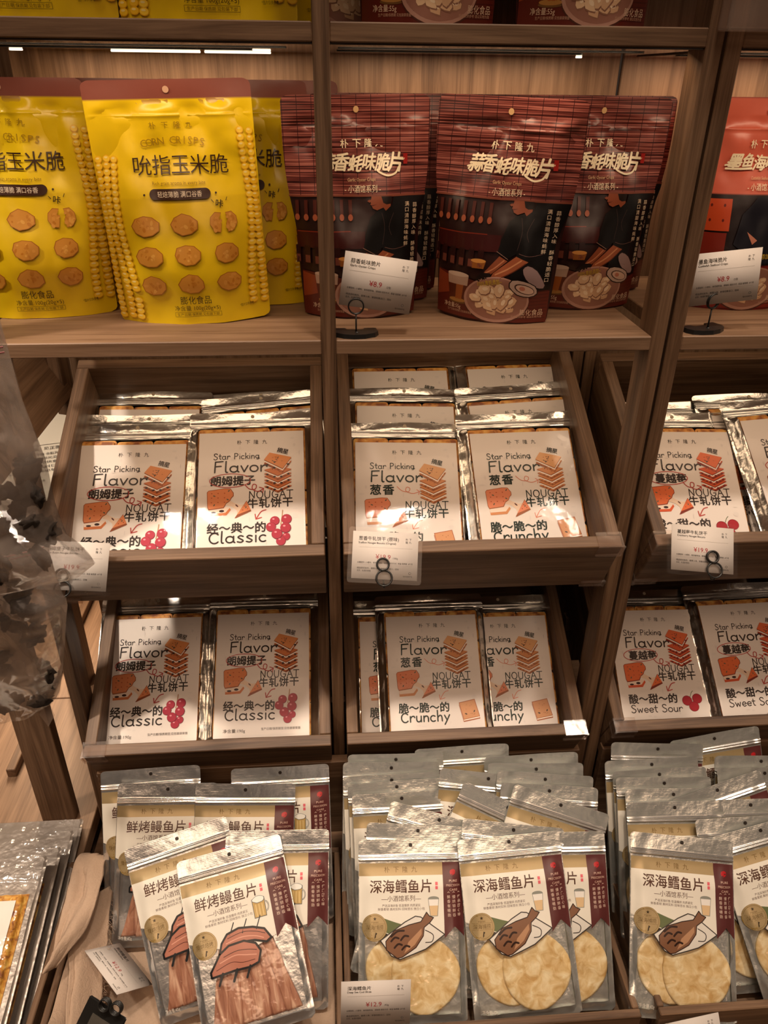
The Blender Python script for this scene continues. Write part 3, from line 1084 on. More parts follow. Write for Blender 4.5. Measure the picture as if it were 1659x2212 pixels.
def oyster_art(pink=False):
    a = Art()
    X = lambda f: (f - 0.5) * OB
    Y = lambda f: (1 - f) * OH
    rr = random.Random(11)
    split = 0.425
    hwf = lambda y: (OB + (OW - OB) * sstep(-0.1, 0.85, y / OH)) / 2
    if not pink:
        a.rect(-hwf(Y(split)) + 0.001, Y(split) - 0.001, 2 * hwf(Y(split)) - 0.002, 0.0022, '7a4030', 3)
    # dark bar scene
    h0 = OB / 2 - 0.0012
    hs = hwf(Y(split)) - 0.0016
    if not pink:
        a.poly([(X(0.80), Y(0.43)), (hs, Y(0.43)), (h0, Y(0.6)), (h0, Y(0.83)), (X(0.72), Y(0.835)), (X(0.70), Y(0.7))], '0f0a0a', 2)
        a.poly([(-h0 - 0.006, Y(0.58)), (h0 * 0.1, Y(0.58)), (h0 * 0.1, Y(0.655)), (-h0 - 0.003, Y(0.66))], '3b0f0e', 2)
        a.stroke([(-h0 - 0.004, Y(0.585)), (-0.01, Y(0.58))], 0.0012, '7c2a18', 3, cap=False)
        for k in range(7):
            x = X(-0.03 + k * 0.075)
            a.rect(x, Y(0.52), 0.0042, 0.020, '4e2018', 2)
            a.ell(x + 0.002, Y(0.52), 0.003, 0.004, 'a4583c', 3, 10)
        for k in range(6):
            x = X(-0.05 + k * 0.085)
            a.rect(x, Y(0.735), 0.0072, 0.022, '2a0e0c', 3)
            a.rect(x + 0.0022, Y(0.655), 0.0028, 0.013, '3d1712', 3)
            a.rect(x + 0.0006, Y(0.73), 0.006, 0.009, '6f3b2e', 4)
        # worker: head, dark jacket, forearms
        a.poly([(X(0.615), Y(0.428)), (X(0.612), Y(0.440)), (X(0.592), Y(0.448)), (X(0.610), Y(0.455)), (X(0.604), Y(0.462)), (X(0.614), Y(0.468)), (X(0.625), Y(0.480)), (X(0.66), Y(0.488)), (X(0.715), Y(0.476)), (X(0.735), Y(0.490)), (X(0.775), Y(0.470)), (X(0.775), Y(0.428))], '87452c', 4)
        a.poly([(X(0.70), Y(0.428)), (X(0.715), Y(0.455)), (X(0.74), Y(0.462)), (X(0.775), Y(0.46)), (X(0.785), Y(0.428))], '1c100c', 5)
        a.poly([(X(0.58), Y(0.448)), (X(0.60), Y(0.44)), (X(0.60), Y(0.456))], '87452c', 4)
        a.poly([(X(0.61), Y(0.465)), (X(0.66), Y(0.463)), (X(0.62), Y(0.47))], '5c2215', 5)
        a.poly([(X(0.66), Y(0.492)), (X(0.60), Y(0.52)), (X(0.555), Y(0.60)), (X(0.535), Y(0.655)), (X(0.63), Y(0.682)), (X(0.70), Y(0.655)), (X(0.69), Y(0.70)), (X(0.66), Y(0.78)), (X(0.98), Y(0.78)), (X(1.0), Y(0.50)), (X(0.83), Y(0.455)), (X(0.76), Y(0.472))], '0e0b0b', 3)
        a.stroke([(X(0.53), Y(0.652)), (X(0.63), Y(0.684))], 0.0007, '8a6a5c', 5)
        a.curve([(X(0.72), Y(0.655)), (X(0.80), Y(0.665)), (X(0.90), Y(0.655))], 0.0006, '6b4c46', 5)
        a.curve([(X(0.70), Y(0.50)), (X(0.72), Y(0.56)), (X(0.70), Y(0.64))], 0.0005, '453330', 5)
        a.curve([(X(0.80), Y(0.50)), (X(0.76), Y(0.56)), (X(0.78), Y(0.6))], 0.0005, '453330', 5)
        a.poly([(X(0.555), Y(0.672)), (X(0.63), Y(0.692)), (X(0.50), Y(0.758)), (X(0.43), Y(0.765)), (X(0.45), Y(0.745))], '83442a', 4)
        a.poly([(X(0.70), Y(0.668)), (X(0.80), Y(0.69)), (X(0.70), Y(0.735)), (X(0.56), Y(0.778)), (X(0.50), Y(0.775)), (X(0.52), Y(0.75))], '955032', 5)
        a.curve([(X(0.60), Y(0.690)), (X(0.52), Y(0.730)), (X(0.455), Y(0.752))], 0.0016, 'b47250', 5)
        a.curve([(X(0.745), Y(0.685)), (X(0.64), Y(0.728)), (X(0.54), Y(0.757))], 0.0018, 'c08058', 6)
        a.curve([(X(0.78), Y(0.698)), (X(0.69), Y(0.738)), (X(0.57), Y(0.776))], 0.0012, '5c2c1a', 6)
        a.poly([(X(0.50), Y(0.752)), (X(0.42), Y(0.752)), (X(0.37), Y(0.785)), (X(0.42), Y(0.80)), (X(0.50), Y(0.785))], '1c1210', 6)
        a.poly([(X(0.32), Y(0.70)), (X(0.45), Y(0.70)), (X(0.435), Y(0.735)), (X(0.335), Y(0.735))], '8c5222', 4)
        a.ell(X(0.385), Y(0.70), 0.0095, 0.0025, 'c98a45', 5)
        # table top
    a.poly([(-h0, 0.003), (h0, 0.003), (h0, Y(0.83)), (X(0.72), Y(0.835)), (X(0.2), Y(0.775)), (-h0, Y(0.77))], '5a1e14' if not pink else '7c2218', 2)
    for k in range(9):
        y = 0.008 + k * 0.0045
        a.stroke([(X(0.62), y), (h0 - 0.001, y + 0.001)], 0.0008, '481510', 3, cap=False)
    a.poly([(-h0, Y(0.90)), (X(0.2), Y(0.86)), (X(0.14), Y(0.79)), (-h0, Y(0.775))], '8a3c20', 3)
    # glass of beer
    gx = X(0.215)
    a.poly([(gx - 0.0115, Y(0.905)), (gx + 0.0115, Y(0.905)), (gx + 0.0145, Y(0.79)), (gx - 0.0145, Y(0.79))], '5a2410', 5)
    a.poly([(gx - 0.003, Y(0.90)), (gx + 0.006, Y(0.90)), (gx + 0.008, Y(0.825)), (gx - 0.002, Y(0.825))], '9c5420', 6)
    a.poly([(gx - 0.0132, Y(0.825)), (gx + 0.0132, Y(0.825)), (gx + 0.0146, Y(0.775)), (gx - 0.0146, Y(0.775))], 'b99a86', 6)
    a.ell(gx, Y(0.775), 0.0146, 0.003, 'cdb39f', 7)
    a.ell(gx, Y(0.905), 0.0115, 0.0028, 'a8763a', 6)
    a.ell(gx, Y(0.914), 0.0122, 0.0024, '6c4a26', 5)
    # bowl of crisps
    bx, by = X(0.56), Y(0.880)
    a.ell(bx, by - 0.0015, 0.0412, 0.0302, '4a261c', 5, 32)
    a.ell(bx, by, 0.0408, 0.0298, 'b08472', 6, 32)
    a.ell(bx + 0.0006, by + 0.001, 0.0380, 0.0270, '946655', 7, 32)
    for k in range(19):
        t = k * 2.4
        q = 0.95 * math.sqrt(k / 19)
        cx, cy = bx - 0.002 + 0.027 * q * math.cos(t), by + 0.001 + 0.0175 * q * math.sin(t)
        s = rr.uniform(0.0070, 0.0108)
        rot = rr.uniform(0, 3)
        a.ell(cx + 0.0007, cy - 0.0011, s, s * 0.72, '8f6550', 8 + (k % 3) * 2, 9, rot=rot, wob=0.16, seed=k)
        a.ell(cx, cy, s * 0.94, s * 0.66, rr.choice(('e2bf98', 'd8b18a', 'e9caa6', 'cfa680')), 9 + (k % 3) * 2, 9, rot=rot, wob=0.16, seed=k)
        a.ell(cx + 0.001, cy + 0.0012, s * 0.45, s * 0.26, 'efd6b4', 10 + (k % 3) * 2, 8, rot=rot, wob=0.1, seed=k)
    if not pink:
        ox, oy = X(0.80), Y(0.80)
        a.ell(ox + 0.008, oy + 0.010, 0.0185, 0.0085, '1c1312', 10, 14, rot=-0.85, wob=0.07, seed=2)
        a.ell(ox + 0.008, oy + 0.010, 0.0172, 0.0074, '8e7470', 11, 14, rot=-0.85, wob=0.07, seed=2)
        a.ell(ox - 0.002, oy - 0.004, 0.0185, 0.0105, '1c1312', 12, 14, rot=-0.35, wob=0.07, seed=4)
        a.ell(ox - 0.002, oy - 0.004, 0.0172, 0.0094, 'b59a8a', 13, 14, rot=-0.35, wob=0.07, seed=4)
        a.ell(ox - 0.001, oy - 0.0045, 0.0125, 0.0058, '4a342e', 14, 14, rot=-0.35)
        a.ell(ox - 0.0005, oy - 0.0047, 0.0112, 0.0048, 'cba892', 15, 14, rot=-0.35)
        a.ell(ox - 0.0035, oy - 0.0035, 0.0036, 0.0026, 'b9745c', 16, 10, rot=-0.35)
    # lettering
    cream = 'f6e6c6'
    a.spaced('朴下隆九', X(0.545), Y(0.200), 0.0105, 0.0142, cream, 8, bold=0.012)
    title = '蒜香蚝味脆片' if not pink else '墨鱼海味脆片'
    for i, ch in enumerate(title):
        big = (0.0215, 0.0215, 0.020, 0.020, 0.0205, 0.0235)[i]
        a.text(ch, X(0.545) + (i - 2.5) * 0.0168, Y(0.282) + (0.0008, 0.001, -0.0006, 0.0004, -0.0004, 0.0)[i], big, cream, 8, bold=0.026, shear=0.22, squash=0.88)
    a.curve([(X(0.545) + 0.0445, Y(0.305)), (X(0.545) + 0.040, Y(0.330)), (X(0.545) + 0.031, Y(0.340)), (X(0.545) + 0.022, Y(0.328)), (X(0.545) + 0.018, Y(0.318))], 0.0022, cream, 8)
    a.curve([(X(0.545) - 0.053, Y(0.296)), (X(0.545) - 0.046, Y(0.290)), (X(0.545) - 0.036, Y(0.286))], 0.0022, cream, 8)
    a.rect(X(0.545) + 0.051, Y(0.29), 0.005, 0.012, 'a02420', 8)
    a.text('Garlic Oyster Crisps' if not pink else 'Cuttlefish Seafood Crisps', X(0.535), Y(0.357), 0.0056, 'd9b489', 8, width=0.034)
    a.text('- 小酒馆系列 -', X(0.545), Y(0.395), 0.0092, cream, 8, width=0.044)
    if not pink:
        a.vertical('蒜香醇厚入味 酥香轻脆适口', X(0.985), Y(0.47), 0.0058, 0.0066, 'd8c0a4', 16, slant=-0.0004)
        a.vertical('满口清甜海味蚝鲜', X(0.915), Y(0.465), 0.0058, 0.0066, 'd8c0a4', 16, slant=-0.0003)
        a.text('100%真蚝添加~', X(0.50), Y(0.795), 0.0075, 'c9a62e', 16, rot=0.18, bold=0.004, width=0.030)
    else:
        a.vertical('墨香四溢入味', X(0.96), Y(0.47), 0.0058, 0.0066, 'd8c0a4', 8)
        a.poly([(X(0.5), Y(0.44)), (X(0.38), Y(0.52)), (X(0.33), Y(0.66)), (X(0.55), Y(0.75)), (X(0.98), Y(0.75)), (X(0.98), Y(0.44))], '12111c', 3)
        a.poly([(X(0.44), Y(0.60)), (X(0.54), Y(0.64)), (X(0.50), Y(0.66))], 'c07c66', 4)
        a.poly([(X(0.06), Y(0.45)), (X(0.28), Y(0.45)), (X(0.28), Y(0.60)), (X(0.06), Y(0.60))], 'b8441f', 3)
        for k in range(4):
            a.ell(X(0.12 + 0.1 * (k % 2)), Y(0.48 + 0.07 * (k // 2)), 0.0014, 0.002, '5e1a12', 4, 8)
        a.rect(X(0.06), Y(0.77), 0.03, 0.042, '7c2418', 3)
        a.text('10%真墨鱼添加', X(0.55), Y(0.72), 0.0075, 'c9a62e', 16, rot=0.1, width=0.034)
    a.text('净含量:55g', X(0.17), Y(0.938), 0.0072, 'd8b89a', 8, width=0.024)
    a.text('生产日期/保质期 见包装袋背面', X(0.24), Y(0.960), 0.0035, 'b98f74', 8, width=0.034)
    a.text('膨化食品', X(0.865), Y(0.935), 0.0088, 'd8b89a', 8, width=0.027)
    a.text('图案仅供参考 请以实物为准', X(0.83), Y(0.958), 0.0035, 'b98f74', 8, width=0.036)
    a.ell(0.0, Y(0.058), 0.0033, 0.0036, 'd0a878', 8, 14)
    return a


def oyster_col(x, y):
    t = 1 - y / OH
    return lin('9c4032') if t < 0.425 else (lin('2a1412') if t < 0.90 else lin('3a100c'))


def pink_col(x, y):
    t = 1 - y / OH
    return lin('c9604c') if t < 0.425 else (lin('1c0e10') if t < 0.76 else lin('8a1c18'))


OYS = [pouch(pouch_sheet(OW, OB, OH, 0.034, sd, curl, 0.004), OH, oyster_col, oyster_art(), OH * 0.575, [M_MATTE, M_BAMBOO]) for sd, curl in ((2.2, 0.0), (7.7, 0.014))]
PINK = pouch(pouch_sheet(OW, OB, OH, 0.034, 4.4, 0.0, 0.004), OH, pink_col, oyster_art(True), None, [M_MATTE])

for i, (x, y, z, yaw, lean, roll, v, lab) in enumerate((
    (-0.172, 0.108, 0, 2, 0, -1.5, 0, 'yellow corn crisps pouch standing in front on the middle shelf'),
    (-0.379, 0.140, 0, 4, -1, 0, 1, 'yellow corn crisps pouch cut off by the left edge, on the middle shelf'),
    (-0.293, 0.215, 0, 0, -3, 0, 0, 'yellow corn crisps pouch hidden behind the two front ones on the middle shelf'),
    (-0.116, 0.195, 0, -3, -2, 0, 1, 'yellow corn crisps pouch behind the front one, left of the middle upright'),
    (-0.075, 0.262, 0, 0, -3, 0, 0, 'rearmost yellow corn crisps pouch, only its brown top showing at the upright'),
    (-0.315, 0.10, ZU, 0, 0, 0, 0, 'yellow corn crisps pouch on the top shelf, leftmost'),
    (-0.121, 0.10, ZU, 0, 0, 0, 1, 'yellow corn crisps pouch on the top shelf, second from the left'),
    (-0.075, 0.19, ZU, 0, 0, 0, 0, 'yellow corn crisps pouch on the top shelf, behind, next to the upright'),
)):
    place_pouch('corn_crisps_pouch', CORN[v], stand(x, y, z, yaw, lean, roll), lab, 'snack pouch', 'yellow corn crisps pouches')
for i, (x, y, z, yaw, lean, roll, v, lab) in enumerate((
    (0.043, 0.125, 0, 0, 0, -0.8, 0, 'dark red oyster crisps pouch behind the price card beside the middle upright'),
    (0.070, 0.205, 0, -6, -2, 0, 0, 'dark red oyster crisps pouch second in the row behind the price card'),
    (0.088, 0.262, 0, -6, -3, 0, 1, 'dark red oyster crisps pouch third in the row behind the price card'),
    (0.218, 0.098, 0, -22, 0, 1.5, 1, 'dark red oyster crisps pouch standing alone in front with its corner curling out'),
    (0.352, 0.158, 0, 0, 0, 0.5, 0, 'dark red oyster crisps pouch partly hidden by the right upright'),
    (0.263, 0.240, 0, 0, -1, 0, 0, 'dark red oyster crisps pouch behind the one with the curled corner'),
    (0.402, 0.250, 0, 0, -2, 0, 0, 'rearmost dark red oyster crisps pouch next to the right upright'),
    (0.119, 0.095, ZU, 0, 0, 0, 0, 'dark red oyster crisps pouch on the top shelf, beside the upright'),
    (0.293, 0.095, ZU, 0, 0, 0, 1, 'dark red oyster crisps pouch on the top shelf, showing the 55g print'),
    (0.030, 0.200, ZU, 0, 0, 0, 0, 'dark red oyster crisps pouch at the back of the top shelf'),
)):
    place_pouch('oyster_crisps_pouch', OYS[v], stand(x, y, z, yaw, lean, roll), lab, 'snack pouch', 'dark red oyster crisps pouches')
place_pouch('cuttlefish_crisps_pouch', PINK, stand(0.570, 0.150, 0, -4, 0, 0), 'salmon pink cuttlefish crisps pouch behind the price card at the right edge', 'snack pouch', 'salmon pink cuttlefish crisps pouches')
place_pouch('cuttlefish_crisps_pouch', PINK, stand(0.585, 0.235, 0, 0, -1, 0), 'salmon pink cuttlefish crisps pouch at the back, only its top edge showing', 'snack pouch', 'salmon pink cuttlefish crisps pouches')


# ------------------------------------------------------------------ nougat biscuit packs
NW, NH = 0.190, 0.260
NKW, NKH = 0.156, 0.2065       # the printed card


def nougat_sheet(seed):
    hw = round_hw(NW, NH, 0.007)

    def zf(x, y):
        ax = abs(x)
        c = (1 - sstep(0.0785, 0.0935, ax)) * sstep(0.0, 0.014, y) * (1 - sstep(0.2215, 0.2365, y))
        z = 0.0165 * c + 0.0012
        z += 0.0009 * noise.noise(Vector((x * 20, y * 20, seed))) * c
        # crinkles near the edges and the shoulders
        e = sstep(0.0765, 0.0865, ax) * (1 - sstep(0.092, 0.095, ax))
        z += 0.0026 * noise.noise(Vector((x * 70, y * 60, seed + 3))) * e * (1 - sstep(0.2205, 0.2305, y))
        z += 0.0022 * noise.noise(Vector((x * 30 + y * 60, y * 40, seed + 5))) * sstep(0.2205, 0.2275, y) * (1 - sstep(0.2335, 0.2375, y))
        # the zip
        for yy in (0.2375, 0.2425):
            z += 0.0015 * math.exp(-((y - yy) / 0.0011) ** 2)
        z += 0.0024 * noise.noise(Vector((x * 16, y * 9, seed + 7))) * sstep(0.244, 0.251, y)
        z += 0.0018 * math.sin(x * 30 + seed * 3) * sstep(0.235, 0.26, y)
        return z
    return Sheet(zf, hw)


def nougat_art(kind):
    a = Art()
    X = lambda f: (f - 0.5) * NKW
    Y = lambda f: 0.012 + (1 - f) * NKH
    ink = {'raisin': '33261f', 'scallion': '28322a', 'cranberry': '3a2c26'}[kind]
    red = {'raisin': 'b0403a', 'scallion': 'dd8468', 'cranberry': 'b84a42'}[kind]
    rr = random.Random(5)
    for k in range(26):
        x, y = rr.uniform(0.04, 0.96), rr.uniform(0.03, 0.97)
        a.ell(X(x), Y(y), rr.uniform(0.0006, 0.0045), rr.uniform(0.0005, 0.004), rr.choice(('ddd2ca', 'e0d6ce', 'd6ccc6')), 1, 10)
    a.spaced('朴下隆九', X(0.505), Y(0.083), 0.0078, 0.0126, ink, 3)
    a.hand('Star Picking', X(0.140), Y(0.218), 0.0098, ink, 0.00125, 3, pitch=1.06)
    a.hand('Flavor', X(0.145), Y(0.322), 0.0180, ink, 0.0023, 3, pitch=1.28)
    if kind == 'scallion':
        a.spaced('葱香', X(0.255), Y(0.385), 0.0178, 0.0195, ink, 3, bold=0.03)
        a.curve([(X(0.40), Y(0.36)), (X(0.45), Y(0.395)), (X(0.51), Y(0.40)), (X(0.525), Y(0.375)), (X(0.495), Y(0.365)), (X(0.485), Y(0.395)), (X(0.55), Y(0.415)), (X(0.615), Y(0.40))], 0.0009, red, 3)
        a.stroke([(X(0.59), Y(0.385)), (X(0.617), Y(0.399)), (X(0.605), Y(0.425))], 0.0009, red, 3)
    else:
        nm = '朗姆提子' if kind == 'raisin' else '蔓越莓'
        a.spaced(nm, X(0.325), Y(0.390), 0.0168, 0.0166, ink, 3, bold=0.03)
        a.ring(X(0.30), Y(0.388), 0.0300, 0.0110, 0.0012, red, 4, a0=0.5, a1=6.6)
        a.curve([(X(0.44), Y(0.425)), (X(0.48), Y(0.458)), (X(0.535), Y(0.462)), (X(0.545), Y(0.43)), (X(0.515), Y(0.425)), (X(0.51), Y(0.46)), (X(0.56), Y(0.48)), (X(0.61), Y(0.462))], 0.0014, red, 4)
        a.stroke([(X(0.575), Y(0.448)), (X(0.615), Y(0.458)), (X(0.605), Y(0.49))], 0.0014, red, 4)
    a.spaced('摘星', X(0.80), Y(0.163), 0.0092, 0.0086, ink, 5, bold=0.015, rot=-0.28)
    # stack of filled biscuits
    crust = {'raisin': ('c9713c', 'd98a50', '8e4620'), 'scallion': ('cf8a58', 'dba472', '9c5a34'), 'cranberry': ('d0562c', 'dd6a3c', '7e2a14')}[kind]
    rad = X(0.75)
    for k in range(4):
        cy = Y(0.420 - 0.050 * k) if k < 3 else Y(0.240)
        w = 0.0205
        hh = 0.0085 if k < 3 else 0.0135
        th = 0.0035
        dn = lambda pts, d: [(p[0], p[1] - d) for p in pts]
        top = [(rad - w, cy + hh * 0.15), (rad - w * 0.2 - (0.008 if k == 3 else 0), cy + hh), (rad + w, cy + hh * 0.35), (rad + w * 0.35, cy - hh)]
        if k < 3:
            top = [(rad - w, cy + hh * 0.2), (rad, cy + hh * 0.8), (rad + w, cy + hh * 0.2), (rad, cy - hh)]
        L = 3 + 4 * k
        a.poly(dn(top, th * 2.1), crust[2], L)
        a.poly(dn(top, th * 1.8), crust[0], L)
        a.poly(dn(top, th * 1.0), 'f2e6da', L + 1)
        for q in range(4):
            t = (q + 0.5) / 4
            bx, bb = (rad - w * (1 - 2 * t) if False else rad - w + 2 * w * t), 0
            yy = cy - hh * (1 - abs(2 * t - 1)) * (0.95 if k < 3 else 0.8) - th * 1.15
            if kind != 'scallion':
                a.ell(bx, yy, 0.0022, 0.0014, '2c1712' if kind == 'raisin' else '7a1a18', L + 2, 8)
        a.poly(dn(top, th * 0.4), crust[2], L + 2)
        a.poly(top, crust[1] if k == 3 else crust[0], L + 3)
        for q in range(8 if k == 3 else 4):
            a.ell(rad + rr.uniform(-0.55, 0.55) * w, cy + rr.uniform(-0.35, 0.45) * hh, 0.0010, 0.0006, crust[2], L + 4, 6)
        for q in range(5 if k == 3 else 2):
            a.ell(rad + rr.uniform(-0.6, 0.6) * w, cy + rr.uniform(-0.3, 0.4) * hh, 0.0017, 0.0007, '4a4338', L + 4, 6, rot=rr.uniform(0, 3))
    a.hand('NOUGAT', X(0.475), Y(0.533), 0.0118, ink, 0.0014, 3, pitch=1.16)
    a.spaced('牛轧饼干', X(0.675), Y(0.572), 0.0165, 0.0170, ink, 3, bold=0.022)
    # bitten biscuit, nougat strands, corner piece
    c1 = {'raisin': 'd98352', 'scallion': 'dd8560', 'cranberry': 'dc6a38'}[kind]
    B = lambda pts: [(X(x), Y(y)) for x, y in pts]
    a.poly(B([(0.105, 0.62), (0.11, 0.66), (0.27, 0.655), (0.31, 0.615), (0.30, 0.60)]), crust[0], 3)
    a.poly(B([(0.10, 0.60), (0.11, 0.64), (0.26, 0.635), (0.31, 0.59)]), 'ecd5c2', 4)
    if kind != 'scallion':
        a.ell(X(0.15), Y(0.632), 0.0038, 0.0016, '331712', 5, 10)
        a.ell(X(0.225), Y(0.622), 0.0038, 0.0020, '331712', 5, 10)
    a.poly(B([(0.085, 0.475), (0.10, 0.462), (0.25, 0.447), (0.305, 0.450), (0.335, 0.485), (0.335, 0.51), (0.315, 0.525), (0.30, 0.55), (0.27, 0.565), (0.245, 0.60), (0.105, 0.613), (0.092, 0.59)]), crust[2], 5)
    a.poly(B([(0.090, 0.478), (0.10, 0.466), (0.25, 0.451), (0.302, 0.454), (0.33, 0.487), (0.328, 0.508), (0.31, 0.522), (0.296, 0.545), (0.266, 0.56), (0.24, 0.594), (0.107, 0.606), (0.097, 0.588)]), c1, 6)
    for q in range(9):
        a.ell(X(0.13 + 0.06 * (q % 3)), Y(0.485 + 0.035 * (q // 3)), 0.0011, 0.0009, 'b3522e', 7, 8)
    for (x, y, ro) in ((0.155, 0.505, -0.4), (0.29, 0.468, 0.9), (0.155, 0.575, 1.0), (0.28, 0.535, -0.6)):
        a.ell(X(x), Y(y), 0.0021, 0.0010, '5a5a48', 7, 6, rot=ro)
    a.poly(B([(0.255, 0.575), (0.305, 0.545), (0.335, 0.56), (0.39, 0.58), (0.44, 0.575), (0.43, 0.60), (0.40, 0.63), (0.37, 0.655), (0.365, 0.62), (0.32, 0.59)]), 'e6c9b0', 5)
    a.ell(X(0.365), Y(0.585), 0.0030, 0.0011, '5a2c20', 6, 8, rot=-0.8)
    a.poly(B([(0.455, 0.548), (0.50, 0.63), (0.36, 0.678), (0.345, 0.68)]), crust[2], 6)
    a.poly(B([(0.455, 0.553), (0.495, 0.618), (0.365, 0.655)]), c1, 7)
    for (x, y) in ((0.44, 0.59), (0.42, 0.62), (0.465, 0.612)):
        a.ell(X(x), Y(y), 0.0010, 0.0009, 'b3522e', 8, 8)
    a.ell(X(0.45), Y(0.60), 0.0018, 0.0008, '5a5a48', 8, 6, rot=1.2)
    # small arrow
    aw = 0.0016 if kind != 'scallion' else 0.0010
    a.curve([(X(0.635), Y(0.625)), (X(0.59), Y(0.638)), (X(0.545), Y(0.690))], aw, red, 3)
    a.stroke([(X(0.535), Y(0.655)), (X(0.542), Y(0.693)), (X(0.595), Y(0.682))], aw, red, 3)
    line = {'raisin': '经～典～的', 'scallion': '脆～脆～的', 'cranberry': '酸～甜～的'}[kind]
    a.spaced(line, X(0.365), Y(0.752), 0.0172, 0.0171, ink, 3, bold=0.03)
    word = {'raisin': 'Classic', 'scallion': 'Crunchy', 'cranberry': 'Sweet Sour'}[kind]
    h = {'raisin': 0.0178, 'scallion': 0.0165, 'cranberry': 0.0125}[kind]
    a.hand(word, X(0.11 if kind != 'cranberry' else 0.10), Y(0.862), h, ink, 0.0023 if kind != 'cranberry' else 0.0015, 3, pitch=1.27 if kind == 'raisin' else 1.16)
    if kind == 'raisin':
        gx, gy = X(0.765), Y(0.76)
        a.curve([(gx + 0.004, gy + 0.026), (gx + 0.003, gy + 0.016), (gx + 0.001, gy + 0.004)], 0.0016, 'b98a68', 3)
        for n, (dx, dy, r_) in enumerate(((-0.0075, 0.0100, 0.0072), (0.0095, 0.0120, 0.0078), (0.0085, -0.0150, 0.0060), (0.0010, -0.0215, 0.0072), (-0.013, 0.0005, 0.0074), (0.008, -0.0015, 0.0080), (-0.0045, -0.0105, 0.0080))):
            a.ell(gx + dx, gy + dy, r_, r_, '6e1626', 4 + n * 3, 16)
            a.ell(gx + dx - 0.0003, gy + dy + 0.0003, r_ * 0.93, r_ * 0.93, 'a8283c', 5 + n * 3, 16)
            a.ell(gx + dx - 0.0020, gy + dy + 0.0028, r_ * 0.24, r_ * 0.18, 'e08c96', 6 + n * 3, 8)
    elif kind == 'cranberry':
        gx, gy = X(0.80), Y(0.79)
        for n, (dx, dy) in enumerate(((-0.0095, 0.003), (0.0085, 0.006), (0.001, -0.007))):
            a.ell(gx + dx, gy + dy, 0.0088, 0.0085, '7c1420', 4 + n * 3, 16)
            a.ell(gx + dx, gy + dy, 0.0080, 0.0077, 'a51c28', 5 + n * 3, 16)
        a.curve([(gx - 0.004, gy + 0.008), (gx, gy + 0.016), (gx + 0.003, gy + 0.019)], 0.0009, '5c6a3a', 3)
    else:
        gx, gy = X(0.845), Y(0.785)
        q = lambda s, d=0: [(gx - 0.0165 * s, gy + 0.0125 * s - d), (gx + 0.010 * s, gy + 0.0175 * s - d), (gx + 0.0165 * s, gy - 0.0105 * s - d), (gx - 0.0105 * s, gy - 0.0150 * s - d)]
        a.poly(q(1.04, 0.0035), 'a8603c', 3)
        a.poly(q(1.0, 0.0022), 'efdfcd', 4)
        a.poly(q(1.02), 'a8603c', 5)
        a.poly(q(0.95), 'cf9468', 6)
        for n in range(8):
            a.ell(gx + rr.uniform(-0.009, 0.009), gy + rr.uniform(-0.009, 0.009), 0.0008, 0.0007, 'a36a44', 7, 6)
        a.ell(gx - 0.006, gy - 0.006, 0.0024, 0.0012, '4a3a2e', 7, 6, rot=-0.4)
        a.ell(gx + 0.008, gy - 0.002, 0.0022, 0.0011, '4a3a2e', 7, 6, rot=1.1)
    a.text('净含量:190g' if kind == 'raisin' else '净含量:180g', X(0.215), Y(0.948), 0.0066, ink, 3, width=0.036)
    a.text('生产日期/保质期至:见包装袋背面', X(0.70), Y(0.936), 0.0046, ink, 3, width=0.064)
    return a


def nougat_meshes(kind, seed):
    sh = nougat_sheet(seed)
    mb = MB()
    ys = [NH * j / 44 for j in range(38)] + [0.2235 + 0.0012 * k for k in range(1, 20)] + [0.2485, 0.251, 0.253, 0.255, 0.2565, 0.258, 0.2592, NH]
    ys = sorted(ys)
    sheet_grid(mb, sh, 0, NH, 40, 0, lambda x, y: 1 if abs(x) < 0.0815 and 0.010 < y < 0.229 else 0, ys=ys)
    bk = Sheet(lambda x, y: -0.0006 + (sh.zf(x, y) if y > 0.2315 else 0.0), sh.hw)
    sheet_grid(mb, bk, 0, NH, 10, 30, lambda x, y: 0, back=True)
    h = Art()
    h.ell(0, 0.2535, 0.0028, 0.0028, 'b9a890', 1, 14)
    print_art(mb, sh, h, slot=lambda m: 2)
    body = mb.mesh('foil_pouch', [M_FOIL, M_FILM, M_PRINT])
    ca = MB()
    cs = Sheet(lambda x, y: 0.0142 + 0.0006 * noise.noise(Vector((x * 14, y * 14, seed + 2))), lambda y: NKW / 2)
    sheet_grid(ca, cs, 0.012, 0.012 + NKH, 20, 28, lambda x, y: 0, lambda x, y: lin('e6dbd2'))
    print_art(ca, cs, nougat_art(kind), base=0.0003, step=0.00003, maxe=0.008)
    card = ca.mesh('label_card', [M_PRINT])
    return body, card, zip_mesh(sh, 0.2335, 0.2455, (0.2355, 0.2395, 0.2435), M_FOILZ)


def zip_mesh(sh, y0, y1, ridges, m):
    mb = MB()
    z2 = Sheet(lambda x, y: sh.zf(x, y) + 0.0005 + sum(0.0009 * math.exp(-((y - r_) / 0.0007) ** 2) for r_ in ridges), lambda y: sh.hw(y) * 0.985)
    n = 26
    sheet_grid(mb, z2, y0, y1, 24, 0, lambda x, y: 0, ys=[y0 + (y1 - y0) * k / n for k in range(n + 1)])
    return mb.mesh('zip_strip', [m])


